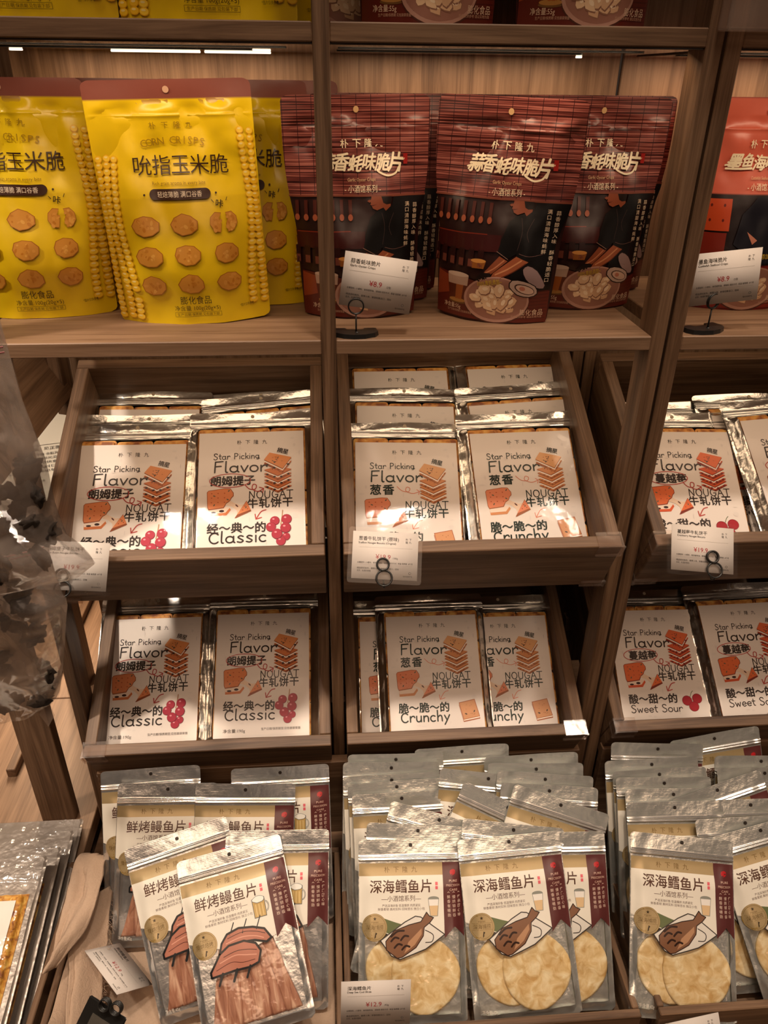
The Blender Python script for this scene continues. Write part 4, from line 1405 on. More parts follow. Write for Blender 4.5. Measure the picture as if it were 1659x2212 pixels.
def rounded_slab(w, h, t, r, name, m):
    bm = bmesh.new()
    pts = []
    for cx, cy, a0 in ((w / 2 - r, h / 2 - r, 0), (-w / 2 + r, h / 2 - r, 90), (-w / 2 + r, -h / 2 + r, 180), (w / 2 - r, -h / 2 + r, 270)):
        for k in range(4):
            t_ = R(a0 + 30 * k)
            pts.append((cx + r * math.cos(t_), cy + r * math.sin(t_)))
    vs = [bm.verts.new((x, y, 0)) for x, y in pts]
    f = bm.faces.new(vs)
    e = bmesh.ops.extrude_face_region(bm, geom=[f])
    for v in e['geom']:
        if isinstance(v, bmesh.types.BMVert):
            v.co.z = t
    bmesh.ops.bevel(bm, geom=[x for x in bm.edges if x.verts[0].co.z > t * 0.5 and x.verts[1].co.z > t * 0.5], offset=t * 0.35, segments=2, affect='EDGES')
    bmesh.ops.recalc_face_normals(bm, faces=bm.faces)
    me = bpy.data.meshes.new(name)
    bm.to_mesh(me)
    bm.free()
    me.materials.append(m)
    return me


BISC = rounded_slab(0.0535, 0.0535, 0.009, 0.0045, 'biscuit', M_BISC)


def nougat_proto(kind, seed, mtx, label):
    body, card, zp_ = nougat_meshes(kind, seed)
    t = thing('nougat_biscuit_pack', label, 'biscuit pack', mtx=mtx, group=GN[kind])
    put('zip_strip', zp_, put('foil_pouch', body, t))
    put('label_card', card, t)
    rr = random.Random(seed)
    for i in range(3):
        for j in range(4):
            b = put('biscuit', BISC, t)
            b.location = (-0.0540 + i * 0.0540 + 0.0008 + rr.uniform(-0.0006, 0.0006), 0.0385 + j * 0.0540 + rr.uniform(-0.0012, 0.0012), 0.0035 + rr.uniform(0, 0.0008))
            b.rotation_euler = (0, 0, rr.uniform(-0.02, 0.02))
    return t


GN = {'raisin': 'rum raisin nougat biscuit packs', 'scallion': 'scallion nougat biscuit packs', 'cranberry': 'cranberry nougat biscuit packs'}
SL = 38.0
# kind, (top x, y, z), roll, lift off the row's plane, label
NOUGAT = [
    ('raisin', (-0.121, 0.217, -0.171), 0.75, 0.003, 'rum raisin biscuit pack, front right in the upper left tray'),
    ('raisin', (-0.297, 0.206, -0.177), -0.25, -0.009, 'rum raisin biscuit pack, front left in the upper left tray behind the price card'),
    ('raisin', (-0.286, 0.231, -0.165), -0.5, -0.020, 'rum raisin biscuit pack in the upper left tray, dark header behind the front one'),
    ('raisin', (-0.286, 0.280, -0.141), -1.0, -0.026, 'rum raisin biscuit pack at the back left of the upper left tray'),
    ('raisin', (-0.112, 0.264, -0.150), 5.5, -0.014, 'tilted rum raisin biscuit pack behind the front right one in the upper left tray'),
    ('raisin', (-0.113, 0.276, -0.141), 2.0, -0.032, 'rum raisin biscuit pack at the back right of the upper left tray'),
    ('scallion', (0.290, 0.208, -0.176), 1.0, 0.003, 'scallion biscuit pack, front right in the upper right tray'),
    ('scallion', (0.116, 0.200, -0.180), -1.75, -0.009, 'scallion biscuit pack, front left in the upper right tray behind the price card'),
    ('scallion', (0.297, 0.270, -0.147), 3.5, -0.006, 'scallion biscuit pack, second row right in the upper right tray'),
    ('scallion', (0.122, 0.273, -0.145), -1.75, -0.017, 'scallion biscuit pack, second row left in the upper right tray'),
    ('scallion', (0.309, 0.345, -0.103), 1.25, -0.026, 'scallion biscuit pack, back row right in the upper right tray under the shelf'),
    ('scallion', (0.119, 0.343, -0.104), 0.0, -0.028, 'scallion biscuit pack, back row left in the upper right tray under the shelf'),
    ('raisin', (-0.309, 0.216, -0.532), 0.0, 0.016, 'rum raisin biscuit pack, front left in the lower left tray'),
    ('raisin', (-0.124, 0.217, -0.532), -0.5, 0.020, 'rum raisin biscuit pack, front right in the lower left tray'),
    ('raisin', (-0.108, 0.217, -0.531), -1.0, -0.002, 'rum raisin biscuit pack behind the front right one in the lower left tray'),
    ('scallion', (0.164, 0.201, -0.539), -0.25, 0.026, 'scallion biscuit pack in the middle front of the lower right tray'),
    ('scallion', (0.292, 0.200, -0.540), -0.5, 0.008, 'scallion biscuit pack at the right of the lower right tray, partly covered'),
    ('scallion', (0.120, 0.199, -0.540), -1.0, 0.004, 'scallion biscuit pack at the left of the lower right tray, mostly covered'),
    ('cranberry', (0.548, 0.205, -0.178), -1.5, 0.0, 'cranberry biscuit pack, front left in the upper tray at the right edge'),
    ('cranberry', (0.715, 0.215, -0.168), 4.0, 0.014, 'cranberry biscuit pack, front right in the upper tray at the right edge'),
    ('cranberry', (0.552, 0.232, -0.162), 0.0, -0.014, 'cranberry biscuit pack behind the front left one in the upper right edge tray'),
    ('cranberry', (0.690, 0.240, -0.158), 0.0, -0.006, 'cranberry biscuit pack at the back of the upper right edge tray'),
    ('cranberry', (0.563, 0.202, -0.540), -1.0, 0.010, 'cranberry biscuit pack, left one in the lower tray at the right edge'),
    ('cranberry', (0.722, 0.204, -0.538), 1.0, 0.022, 'cranberry biscuit pack, right one in the lower tray at the right edge'),
]
protos = {}
for n, (kind, top, roll, lift, lab) in enumerate(NOUGAT):
    nv = Vector((0, -math.sin(R(SL)), math.cos(R(SL))))
    if top[2] > -0.3:
        top = (top[0], top[1] - 0.003, top[2] - 0.010)
    m = lie(Vector(top) + nv * lift, NW, NH, SL, roll)
    key = (kind, n % 2)
    if key not in protos:
        protos[key] = nougat_proto(kind, 1.7 + 3 * (n % 2), m, lab)
    else:
        dup(protos[key], m, lab, GN[kind])


# ------------------------------------------------------------------ fish packs
FW, FH = 0.150, 0.235


def fish_sheet(seed, full):
    hw = round_hw(FW, FH, 0.006)

    def zf(x, y):
        ax = abs(x)
        c = (1 - sstep(0.056, 0.0735, ax)) * sstep(0.0, 0.02, y) * (1 - sstep(0.17, 0.200, y))
        z = (0.0085 * (1 - 0.35 * sstep(0.1, 0.16, y))) * c + 0.001
        lab = sstep(0.095, 0.125, y)
        z += (0.0016 - 0.0009 * lab) * noise.noise(Vector((x * 34, y * 26, seed))) * c
        e = sstep(0.045, 0.058, ax) * (1 - sstep(0.069, 0.0745, ax)) * (1 - 0.7 * lab)
        z += 0.0040 * noise.noise(Vector((x * 60, y * 42, seed + 3))) * e
        z += 0.0022 * noise.noise(Vector((x * 50, y * 80, seed + 8))) * (1 - sstep(0.012, 0.03, y)) * sstep(0.003, 0.01, y)
        for yy in (0.2085, 0.2125):
            z += 0.0013 * math.exp(-((y - yy) / 0.001) ** 2)
        z += 0.0016 * math.sin(x * 34 + seed) * sstep(0.205, 0.235, y)
        z += 0.00006 * math.sin(y * 2800) * sstep(0.2155, 0.218, y)
        return z
    return Sheet(zf, hw)


def fish_art(kind):
    a = Art()
    X = lambda f: (f - 0.5) * FW
    Y = lambda f: (1 - f) * FH
    B = lambda pts: [(X(x), Y(y)) for x, y in pts]
    cream, brown, maroon = 'e0d9cb', '51301f', '572a29'
    top, gold = 0.135, 0.205
    a.poly(B([(0.005, gold), (0.80, gold), (0.80, 0.525), (0.62, 0.555), (0.45, 0.56), (0.20, 0.50), (0.005, 0.455)]), cream, 1)
    a.poly(B([(0.005, top), (0.80, top), (0.80, gold), (0.005, gold)]), 'c2a05c', 1, m=1)
    a.spaced('朴下隆九', X(0.40), Y(0.172), 0.0085, 0.0130, '6a5020', 4)
    title = '鲜烤鳗鱼片' if kind == 'eel' else '深海鳕鱼片'
    a.spaced(title, X(0.405 if kind == 'eel' else 0.40), Y(0.262), 0.0178, 0.0178, brown, 4, bold=0.008 if kind == 'eel' else 0.014)
    a.rect(X(0.725), Y(0.282), 0.0036, 0.0042, 'd8606a', 4)
    a.rect(X(0.725), Y(0.260), 0.0036, 0.0042, 'd8606a', 4)
    a.text('—小酒馆系列—', X(0.40), Y(0.328), 0.0082, brown, 4, width=0.056)
    a.text('严选深海好鱼 低温慢烘 肉质紧实', X(0.40), Y(0.366), 0.0038, brown, 4, width=0.054)
    a.text('鲜香柔韧 真材实料 回味悠长 独立小包', X(0.40), Y(0.385), 0.0038, brown, 4, width=0.066)
    # ribbon
    a.poly(B([(0.80, top), (0.992, top), (0.992, 0.545), (0.896, 0.485), (0.80, 0.545)]), maroon, 3)
    a.ell(X(0.896), Y(0.192), 0.0042, 0.0040, 'b01a20', 4, 10, wob=0.15, seed=1)
    for k, t in enumerate(('PURE', 'PRECISION', 'CARE')):
        a.text(t, X(0.896), Y(0.238 + 0.024 * k), 0.0042, 'cfae9c', 4, width=(0.011, 0.020, 0.011)[k])
    for k, t in enumerate(('传承匠心味', '慢烘锁鲜香', '鲜香有嚼劲')):
        x = X(0.945 - 0.048 * k)
        a.stroke([(x - 0.0014, Y(0.302)), (x, Y(0.297)), (x + 0.0014, Y(0.302))], 0.0005, 'd8c0ae', 4)
        a.vertical(t, x, Y(0.325), 0.0048, 0.0058, 'd8c0ae', 4)
    # badge
    bx, by = X(0.150), Y(0.480)
    a.ell(bx, by, 0.0172, 0.0172, '8a6c2c', 7, 30)
    a.ell(bx, by, 0.0168, 0.0168, 'c6a75e', 8, 30, m=1)
    a.ring(bx, by, 0.0150, 0.0150, 0.0004, '6a5020', 9)
    a.stroke([(bx - 0.0135, by + 0.0042), (bx + 0.0135, by + 0.0042)], 0.0003, '6a5020', 9)
    a.stroke([(bx - 0.0135, by - 0.0042), (bx + 0.0135, by - 0.0042)], 0.0003, '6a5020', 9)
    a.text('慢烘焙烤' if kind == 'eel' else '深海捕捞', bx, by, 0.0066, '5c4418', 9, width=0.0235)
    st = [(bx + (0.0026 if i % 2 == 0 else 0.0011) * math.cos(R(90 + 36 * i)), by + 0.0105 + (0.0026 if i % 2 == 0 else 0.0011) * math.sin(R(90 + 36 * i))) for i in range(10)]
    a.poly(st, '33240e', 9)
    a.text('严选好食材', bx, by + 0.0062, 0.0026, '5c4418', 9, width=0.010)
    a.poly([(bx + 0.001, by - 0.0060), (bx + 0.0032, by - 0.0075), (bx + 0.0015, by - 0.0095), (bx + 0.0012, by - 0.0120), (bx - 0.001, by - 0.0140), (bx - 0.0004, by - 0.0105)], '33240e', 9)
    if kind == 'eel':
        # mug of beer
        gx, gy = X(0.69), Y(0.365)
        a.ring(gx + 0.0085, gy, 0.0042, 0.0062, 0.0018, '4d5358', 5, a0=-1.5, a1=1.5)
        a.ring(gx + 0.0085, gy, 0.0042, 0.0062, 0.0009, 'd8d2c4', 6, a0=-1.5, a1=1.5)
        a.poly([(gx - 0.0088, gy - 0.0125), (gx + 0.0086, gy - 0.0125), (gx + 0.0090, gy + 0.012), (gx - 0.0092, gy + 0.012)], '4d5358', 5)
        a.poly([(gx - 0.0080, gy - 0.0116), (gx + 0.0078, gy - 0.0116), (gx + 0.0082, gy + 0.0112), (gx - 0.0084, gy + 0.0112)], 'b9995c', 6)
        for k in (-0.0045, 0, 0.0045):
            a.stroke([(gx + k, gy - 0.0100), (gx + k, gy + 0.004)], 0.0016, 'd2b67c', 7)
        a.ell(gx, gy + 0.0105, 0.0092, 0.0046, '4d5358', 7, 14, wob=0.1, seed=3)
        a.ell(gx, gy + 0.0106, 0.0085, 0.0040, 'ece8de', 8, 14, wob=0.1, seed=3)
        # skewered eel slices, thick black outlines
        for x in (0.38, 0.50, 0.63):
            a.stroke(B([(x, 0.47), (x + 0.055, 0.405)]), 0.0014, '1e2022', 6)
        back = B([(0.30, 0.495), (0.36, 0.455), (0.47, 0.440), (0.60, 0.455), (0.70, 0.480), (0.75, 0.535), (0.70, 0.550), (0.60, 0.525), (0.48, 0.515), (0.27, 0.545)])
        frnt = B([(0.27, 0.545), (0.36, 0.515), (0.50, 0.512), (0.60, 0.540), (0.635, 0.585), (0.60, 0.640), (0.52, 0.652), (0.38, 0.648), (0.17, 0.652), (0.17, 0.625)])
        for pl, L in ((back, 6), (frnt, 10)):
            a.poly(pl, 'ae705c', L)
            a.stroke(pl + [pl[0]], 0.0028, '1b1b1c', L + 2)
        a.curve(B([(0.36, 0.478), (0.50, 0.466), (0.62, 0.482), (0.70, 0.505)]), 0.0008, '3a1a18', 7)
        a.curve(B([(0.34, 0.502), (0.48, 0.490), (0.60, 0.502), (0.68, 0.525)]), 0.0012, 'd49a84', 7)
        a.curve(B([(0.30, 0.565), (0.42, 0.552), (0.52, 0.560), (0.60, 0.575)]), 0.0008, '3a1a18', 11)
        a.curve(B([(0.26, 0.59), (0.40, 0.572), (0.50, 0.585), (0.59, 0.598)]), 0.0013, 'd49a84', 11)
        a.curve(B([(0.22, 0.622), (0.36, 0.602), (0.46, 0.618), (0.57, 0.620)]), 0.0008, '5a2a22', 11)
        for x, w_ in ((0.27, 0.0030), (0.40, 0.0034), (0.52, 0.0028)):
            a.stroke(B([(x, 0.645), (x - 0.045, 0.700)]), w_, '1e2022', 13)
    else:
        # slim glass
        gx, gy = X(0.705), Y(0.375)
        a.poly([(gx - 0.0055, gy - 0.0125), (gx + 0.0055, gy - 0.0125), (gx + 0.0078, gy + 0.010), (gx - 0.0078, gy + 0.010)], '8a8a80', 5)
        a.ell(gx, gy + 0.010, 0.0078, 0.0030, '8a8a80', 5)
        a.poly([(gx - 0.0046, gy - 0.0116), (gx + 0.0046, gy - 0.0116), (gx + 0.0062, gy + 0.001), (gx - 0.0062, gy + 0.001)], 'd3b388', 6)
        a.poly([(gx - 0.0062, gy + 0.001), (gx + 0.0062, gy + 0.001), (gx + 0.0070, gy + 0.009), (gx - 0.0070, gy + 0.009)], 'e6e0d8', 6)
        # leaf, plate, grilled fish
        a.poly(B([(0.22, 0.43), (0.34, 0.455), (0.42, 0.47), (0.30, 0.52), (0.22, 0.50)]), '5d6640', 4)
        plate = B([(0.43, 0.455), (0.53, 0.425), (0.58, 0.43), (0.80, 0.525), (0.62, 0.600), (0.38, 0.652), (0.30, 0.632), (0.20, 0.55)])
        a.poly(plate, 'd6d0c6', 5)
        a.stroke(plate + [plate[0]], 0.0014, '3a3430', 6)
        a.curve(B([(0.62, 0.50), (0.69, 0.525), (0.68, 0.56), (0.62, 0.565)]), 0.0012, '3a3430', 6)
        fishp = B([(0.255, 0.60), (0.25, 0.555), (0.33, 0.500), (0.47, 0.470), (0.58, 0.455), (0.635, 0.405), (0.66, 0.425), (0.70, 0.435), (0.665, 0.46), (0.61, 0.485), (0.60, 0.53), (0.53, 0.590), (0.40, 0.640), (0.355, 0.645)])
        a.poly(fishp, '7a543c', 7)
        a.stroke(fishp + [fishp[0]], 0.0012, '2c1810', 8)
        a.poly(B([(0.42, 0.62), (0.52, 0.575), (0.585, 0.52), (0.585, 0.49), (0.46, 0.56)]), 'ac8160', 8)
        for (p, q) in (((0.30, 0.555), (0.37, 0.54)), ((0.33, 0.59), (0.40, 0.575)), ((0.39, 0.55), (0.46, 0.53)), ((0.40, 0.60), (0.47, 0.585)), ((0.30, 0.53), (0.42, 0.50))):
            a.curve(B([p, ((p[0] + q[0]) / 2, (p[1] + q[1]) / 2 - 0.012), q]), 0.0026, '2c1810', 9)
    a.text('净含量:42g', X(0.14), Y(0.93), 0.0060, 'e0d6c8', 4, width=0.020)
    return a


def fish_meshes(kind, seed):
    sh = fish_sheet(seed, True)
    mb = MB()
    ys = [0.2 * j / 48 for j in range(49)] + [0.2 + 0.0009 * k for k in range(1, 36)] + [0.2325, 0.2335, 0.2345, FH]
    win = lambda x, y: 1 if abs(x) < 0.066 and 0.012 < y < 0.135 else 0
    sheet_grid(mb, sh, 0, FH, 34, 0, win, ys=sorted(set(ys)))
    bk = Sheet(lambda x, y: -0.0008 + (sh.zf(x, y) if y > 0.202 else 0.0), sh.hw)
    sheet_grid(mb, bk, 0, FH, 8, 26, lambda x, y: 0, back=True)
    inner = Sheet(lambda x, y: 0.0004, lambda y: 0.0665)
    sheet_grid(mb, inner, 0.011, 0.137, 4, 6, lambda x, y: 0)
    a = fish_art(kind)
    a.ell(0, 0.2265, 0.0026, 0.0026, '241c16', 1, 12)
    print_art(mb, sh, a, base=0.0007, step=0.00004, maxe=0.005, slot=lambda m: 3 if m == 1 else 2)
    return mb.mesh('film_pouch', [M_FOILB if kind == 'eel' else M_FROST, M_FILMW, M_INK, M_GOLD]), zip_mesh(sh, 0.2055, 0.2150, (0.2075, 0.2115), M_FOILZ)


def blob_mesh(name, pts, t, m, amp, seed):
    """a flat organic slab over a closed outline"""
    mb = MB()
    n = len(pts)
    cx, cy = sum(p[0] for p in pts) / n, sum(p[1] for p in pts) / n
    rings = []
    for k, (s, z) in enumerate(((1.0, 0.0), (1.0, t * 0.5), (0.94, t), (0.72, t), (0.48, t), (0.24, t))):
        ring = []
        for p in pts:
            x, y = cx + (p[0] - cx) * s, cy + (p[1] - cy) * s
            ring.append(mb.vert((x, y, z + (amp * noise.noise(Vector((x * 90, y * 90, seed))) if k > 1 else 0))))
        rings.append(ring)
    for A, B in zip(rings, rings[1:]):
        for i in range(n):
            mb.face((A[i], A[(i + 1) % n], B[(i + 1) % n], B[i]))
    c = mb.vert((cx, cy, t))
    for i in range(n):
        mb.face((rings[-1][i], rings[-1][(i + 1) % n], c))
    mb.face(rings[0][::-1])
    return mb.mesh(name, [m], smooth=True)


rj = random.Random(21)
JERK = []
for k in range(6):
    x0 = -0.050 + k * 0.0200
    xt = -0.027 + k * 0.0108
    w0, w1 = 0.0185, 0.0110
    out = []
    for i in range(9):
        t = i / 8
        out.append((x0 * (1 - t) + xt * t - (w0 * (1 - t) + w1 * t) * 0.62 + rj.uniform(-0.0012, 0.0012), 0.016 + 0.108 * t))
    for i in range(9):
        t = 1 - i / 8
        out.append((x0 * (1 - t) + xt * t + (w0 * (1 - t) + w1 * t) * 0.62 + rj.uniform(-0.0012, 0.0012), 0.016 + 0.108 * t + 0.001))
    JERK.append(blob_mesh('eel_strip', out[::-1], 0.0034, M_JERKY, 0.0014, k))
DISC = []
for k, (cx, cy, r_) in enumerate(((-0.019, 0.066, 0.046), (0.017, 0.060, 0.048))):
    out = [(cx + r_ * (1 + 0.03 * math.sin(3 * a_ + k)) * math.cos(a_), cy + r_ * (1 + 0.035 * math.sin(4 * a_ + 1 + k)) * math.sin(a_)) for a_ in [2 * math.pi * i / 40 for i in range(40)]]
    DISC.append(blob_mesh('fish_crisp', out, 0.0022, M_DISC, 0.0016, 3 + k))


def fish_proto(kind, seed, mtx, label, full=True):
    t = thing('eel_pack' if kind == 'eel' else 'cod_pack', label, 'fish snack pack', mtx=mtx, group=GF[kind])
    fm_, zp_ = fish_meshes(kind, seed)
    put('zip_strip', zp_, put('film_pouch', fm_, t))
    if kind == 'eel':
        for k, me in enumerate(JERK):
            o = put('eel_strip', me, t)
            o.location.z = 0.0012 + 0.0009 * (k % 2)
    else:
        for k, me in enumerate(DISC):
            o = put('fish_crisp', me, t)
            o.location.z = 0.001 + 0.0026 * k
    return t


GF = {'eel': 'grilled eel packs in the cloth lined bin', 'cod': 'deep sea cod packs'}
# kind, (top x, y, z), slope, roll, label
FISH = [
    ('eel', (-0.163, -0.182, -0.686), 40, 12.0, 'grilled eel pack lying in front, tilted, large eel strips showing'),
    ('eel', (-0.241, -0.156, -0.680), 44, 15.2, 'grilled eel pack tilted the most, just behind the front one'),
    ('eel', (-0.261, -0.083, -0.659), 54, -2.0, 'upright grilled eel pack, left of the back pair, whole title readable'),
    ('eel', (-0.143, -0.094, -0.656), 55, -2.8, 'upright grilled eel pack, right of the back pair, title half covered'),
    ('eel', (-0.290, -0.062, -0.648), 58, 1.2, 'grilled eel pack at the back left corner of the bin, grey header'),
    ('eel', (-0.093, -0.160, -0.681), 46, -1.8, 'grilled eel pack on the right, half behind the front one'),
    ('eel', (-0.092, -0.072, -0.647), 58, 0.5, 'grilled eel pack at the back right corner of the bin, dark header'),
    ('cod', (0.099, -0.188, -0.680), 45, -2.0, 'cod pack, front left in the middle bottom bin behind the price card'),
    ('cod', (0.240, -0.196, -0.674), 45, 2.2, 'cod pack, front centre in the middle bottom bin'),
    ('cod', (0.310, -0.190, -0.680), 48, -2.0, 'cod pack, front right in the middle bottom bin, half covered'),
    ('cod', (0.112, -0.171, -0.672), 48, -5.5, 'cod pack directly behind the front left one, shiny header'),
    ('cod', (0.146, -0.160, -0.665), 49, -17.0, 'tilted cod pack with a dark hanging hole behind the front left pair'),
    ('cod', (0.251, -0.181, -0.668), 49, -8.2, 'cod pack directly behind the front centre one, grey header'),
    ('cod', (0.252, -0.150, -0.660), 52, -27.0, 'steeply tilted cod pack behind the front centre one'),
    ('cod', (0.330, -0.152, -0.657), 52, -20.0, 'tilted cod pack near the right end of the middle bottom bin'),
    ('cod', (0.092, -0.117, -0.665), 52, 0.5, 'cod pack, fourth from the front on the left of the middle bin'),
    ('cod', (0.086, -0.100, -0.660), 54, 1.0, 'cod pack, fifth from the front on the left of the middle bin'),
    ('cod', (0.079, -0.089, -0.657), 55, 0.5, 'cod pack, sixth from the front on the left of the middle bin'),
    ('cod', (0.227, -0.105, -0.646), 57, -8.0, 'slightly tilted cod pack in the middle of the back rows'),
    ('cod', (0.316, -0.130, -0.651), 55, -6.0, 'cod pack on the right, just behind the tilted one'),
    ('cod', (0.314, -0.111, -0.647), 57, -6.0, 'cod pack on the right, second behind the tilted one'),
    ('cod', (0.304, -0.091, -0.646), 59, -2.5, 'cod pack on the right, third behind the tilted one'),
    ('cod', (0.300, -0.074, -0.645), 61, 0.5, 'rearmost cod pack on the right of the middle bin'),
    ('cod', (0.080, -0.074, -0.647), 58, -2.0, 'cod pack on the left with a dark hole, last but one row'),
    ('cod', (0.088, -0.060, -0.644), 60, -1.0, 'rearmost cod pack on the left of the middle bin'),
    ('cod', (0.193, -0.055, -0.640), 63, 0.8, 'rearmost cod pack in the middle under the tray'),
    ('cod', (0.490, -0.215, -0.672), 45, -8.0, 'cod pack in front at the right edge, hanging over the bin rim'),
    ('cod', (0.613, -0.200, -0.675), 46, 11.5, 'cod pack tilted the other way, cut by the right edge'),
    ('cod', (0.572, -0.140, -0.657), 52, 14.8, 'tilted cod pack lying across the others in the right bin'),
    ('cod', (0.620, -0.159, -0.670), 50, -0.8, 'cod pack with a shiny ribbed header at the right edge'),
    ('cod', (0.599, -0.185, -0.676), 48, 0.8, 'cod pack with a dull header directly behind the two front ones'),
    ('cod', (0.502, -0.158, -0.668), 50, -2.0, 'cod pack behind the front one, left side of the right bin'),
    ('cod', (0.507, -0.138, -0.663), 52, -1.5, 'third cod pack on the left side of the right bin'),
    ('cod', (0.498, -0.121, -0.657), 54, -2.0, 'fourth cod pack on the left side of the right bin, bright corner'),
    ('cod', (0.496, -0.107, -0.654), 56, 0.0, 'fifth cod pack on the left side of the right bin'),
    ('cod', (0.489, -0.090, -0.650), 58, 0.5, 'sixth cod pack on the left side of the right bin'),
    ('cod', (0.505, -0.070, -0.638), 62, -3.5, 'rearmost cod pack on the left side of the right bin'),
    ('cod', (0.602, -0.058, -0.635), 63, 7.0, 'rearmost tilted cod pack at the right edge'),
    ('cod', (0.662, -0.099, -0.645), 60, -2.0, 'cod pack near the back at the right edge'),
    ('cod', (0.660, -0.116, -0.652), 57, -1.5, 'cod pack second from the back at the right edge'),
]
fp = {}
for n, (kind, top, slope, roll, lab) in enumerate(FISH):
    m = lie(Vector(top), FW, FH, slope, roll)
    key = (kind, n % 3)
    if key not in fp:
        fp[key] = fish_proto(kind, 1.1 + 2.7 * (n % 3), m, lab)
    else:
        dup(fp[key], m, lab, GF[kind])


# ------------------------------------------------------------------ price cards and their holders
KW, KH = 0.0865, 0.0625


def card_mesh(kind):
    cn, en, price, unit = {
        'oyster': ('蒜香蚝味脆片', 'Garlic Oyster Crisps', '¥8.9', '/2包'),
        'cuttle': ('墨鱼海味脆片', 'Cuttlefish Seafood Crisps', '¥8.9', '/2包'),
        'scallion': ('葱香牛轧饼干 (原味)', 'Scallion Nougat Biscuits (Original)', '¥19.9', '/180g'),
        'raisin': ('朗姆提子牛轧饼干', 'Rum Raisin Nougat Biscuits', '¥19.9', '/190g'),
        'cranberry': ('蔓越莓牛轧饼干', 'Cranberry Nougat Biscuits', '¥19.9', '/180g'),
        'cod': ('深海鳕鱼片', 'Deep Sea Cod Slices', '¥12.9', '/42g'),
        'eel': ('鲜烤鳗鱼片', 'Grilled Eel Slices', '¥12.9', '/42g')}[kind]
    sh = Sheet(lambda x, y: 0.0004, lambda y: KW / 2)
    a = Art()
    X = lambda f: (f - 0.5) * KW
    Y = lambda f: (1 - f) * KH
    blk = '26211e'
    a.text(cn, X(0.09), Y(0.155), 0.0060, blk, 2, align='L', bold=0.006)
    a.text(en, X(0.09), Y(0.245), 0.0036, blk, 2, align='L', bold=0.012)
    a.spaced('朴下', X(0.85), Y(0.14), 0.0034, 0.0046, blk, 2)
    a.spaced('隆九', X(0.85), Y(0.20), 0.0034, 0.0046, blk, 2)
    a.stroke([(X(0.09), Y(0.335)), (X(0.91), Y(0.335))], 0.0002, '9a9088', 2)
    a.text(price, X(0.47), Y(0.525), 0.0088, 'a3252c', 2)
    a.text(unit, X(0.655), Y(0.555), 0.0032, blk, 2)
    a.text('主要配料 : 小麦粉、食用植物油、调味料', X(0.08), Y(0.655), 0.0026, blk, 2, align='L', width=0.042)
    a.text('保存方式 : 常温 保质期 : 8个月', X(0.92), Y(0.655), 0.0026, blk, 2, align='R', width=0.030)
    a.stroke([(X(0.07), Y(0.70)), (X(0.92), Y(0.70))], 0.00015, '9a9088', 2)
    a.text('精选原料制作，醇厚入味，鲜香轻脆适口，回味', X(0.08), Y(0.775), 0.0026, blk, 2, align='L', width=0.055)
    a.text('无穷，佐酒好搭档', X(0.08), Y(0.83), 0.0026, blk, 2, align='L', width=0.018)
    a.ring(X(0.885), Y(0.85), 0.0014, 0.0014, 0.0006, '6e665f', 2, n=12)
    a.text('*图片仅供参考产品', X(0.92), Y(0.92), 0.0022, blk, 2, align='R', width=0.012)
    mb = MB()
    mb.box(-KW / 2, KW / 2, 0, KH, -0.0002, 0.0004, 0, lin('d6ccc4'))
    print_art(mb, sh, a, base=0.00010, step=0.00003, maxe=0.03)
    card = mb.mesh('paper_card', [M_PRINT])
    return card


def sleeve_mesh():
    bm = bmesh.new()
    w, h, r = KW + 0.011, KH + 0.011, 0.004
    pts = []
    for cx, cy, a0 in ((w / 2 - r, h - r, 0), (-w / 2 + r, h - r, 90), (-w / 2 + r, r, 180), (w / 2 - r, r, 270)):
        for k in range(5):
            pts.append((cx + r * math.cos(R(a0 + 22.5 * k)), cy + r * math.sin(R(a0 + 22.5 * k)) - 0.0055))
    f0 = bm.faces.new([bm.verts.new((x, y, 0.0012)) for x, y in pts])
    f1 = bm.faces.new([bm.verts.new((x, y, -0.0008)) for x, y in pts][::-1])
    n = len(pts)
    bm.verts.ensure_lookup_table()
    for i in range(n):
        bm.faces.new((bm.verts[i], bm.verts[n + i], bm.verts[n + (i + 1) % n], bm.verts[(i + 1) % n]))
    me = bpy.data.meshes.new('plastic_sleeve')
    bm.to_mesh(me)
    bm.free()
    me.materials.append(M_SLEEVE)
    return me


M_SLEEVE = film('card_sleeve', gloss=0.012, rough=0.08, bump=0.15, bscale=20)
SLEEVE = sleeve_mesh()


def price_card(kind, mtx, label):
    t = thing('price_card', label, 'price card', mtx=mtx, group='price cards in clear sleeves')
    put('paper_card', card_mesh(kind), t)
    put('plastic_sleeve', SLEEVE, t)
    return t


def face(c, tilt, roll, yaw=0.0):
    """card centred at c, leaning back by tilt degrees from upright"""
    m = Matrix.Translation(c) @ Matrix.Rotation(R(yaw), 4, 'Z') @ Matrix.Rotation(R(90 - tilt), 4, 'X') @ Matrix.Rotation(R(roll), 4, 'Z') @ Matrix.Translation((0, -KH / 2, 0))
    return m


def ring_pts(r, n=22, z=0.0):
    return [(r * math.cos(2 * math.pi * i / n), r * math.sin(2 * math.pi * i / n), z) for i in range(n)]


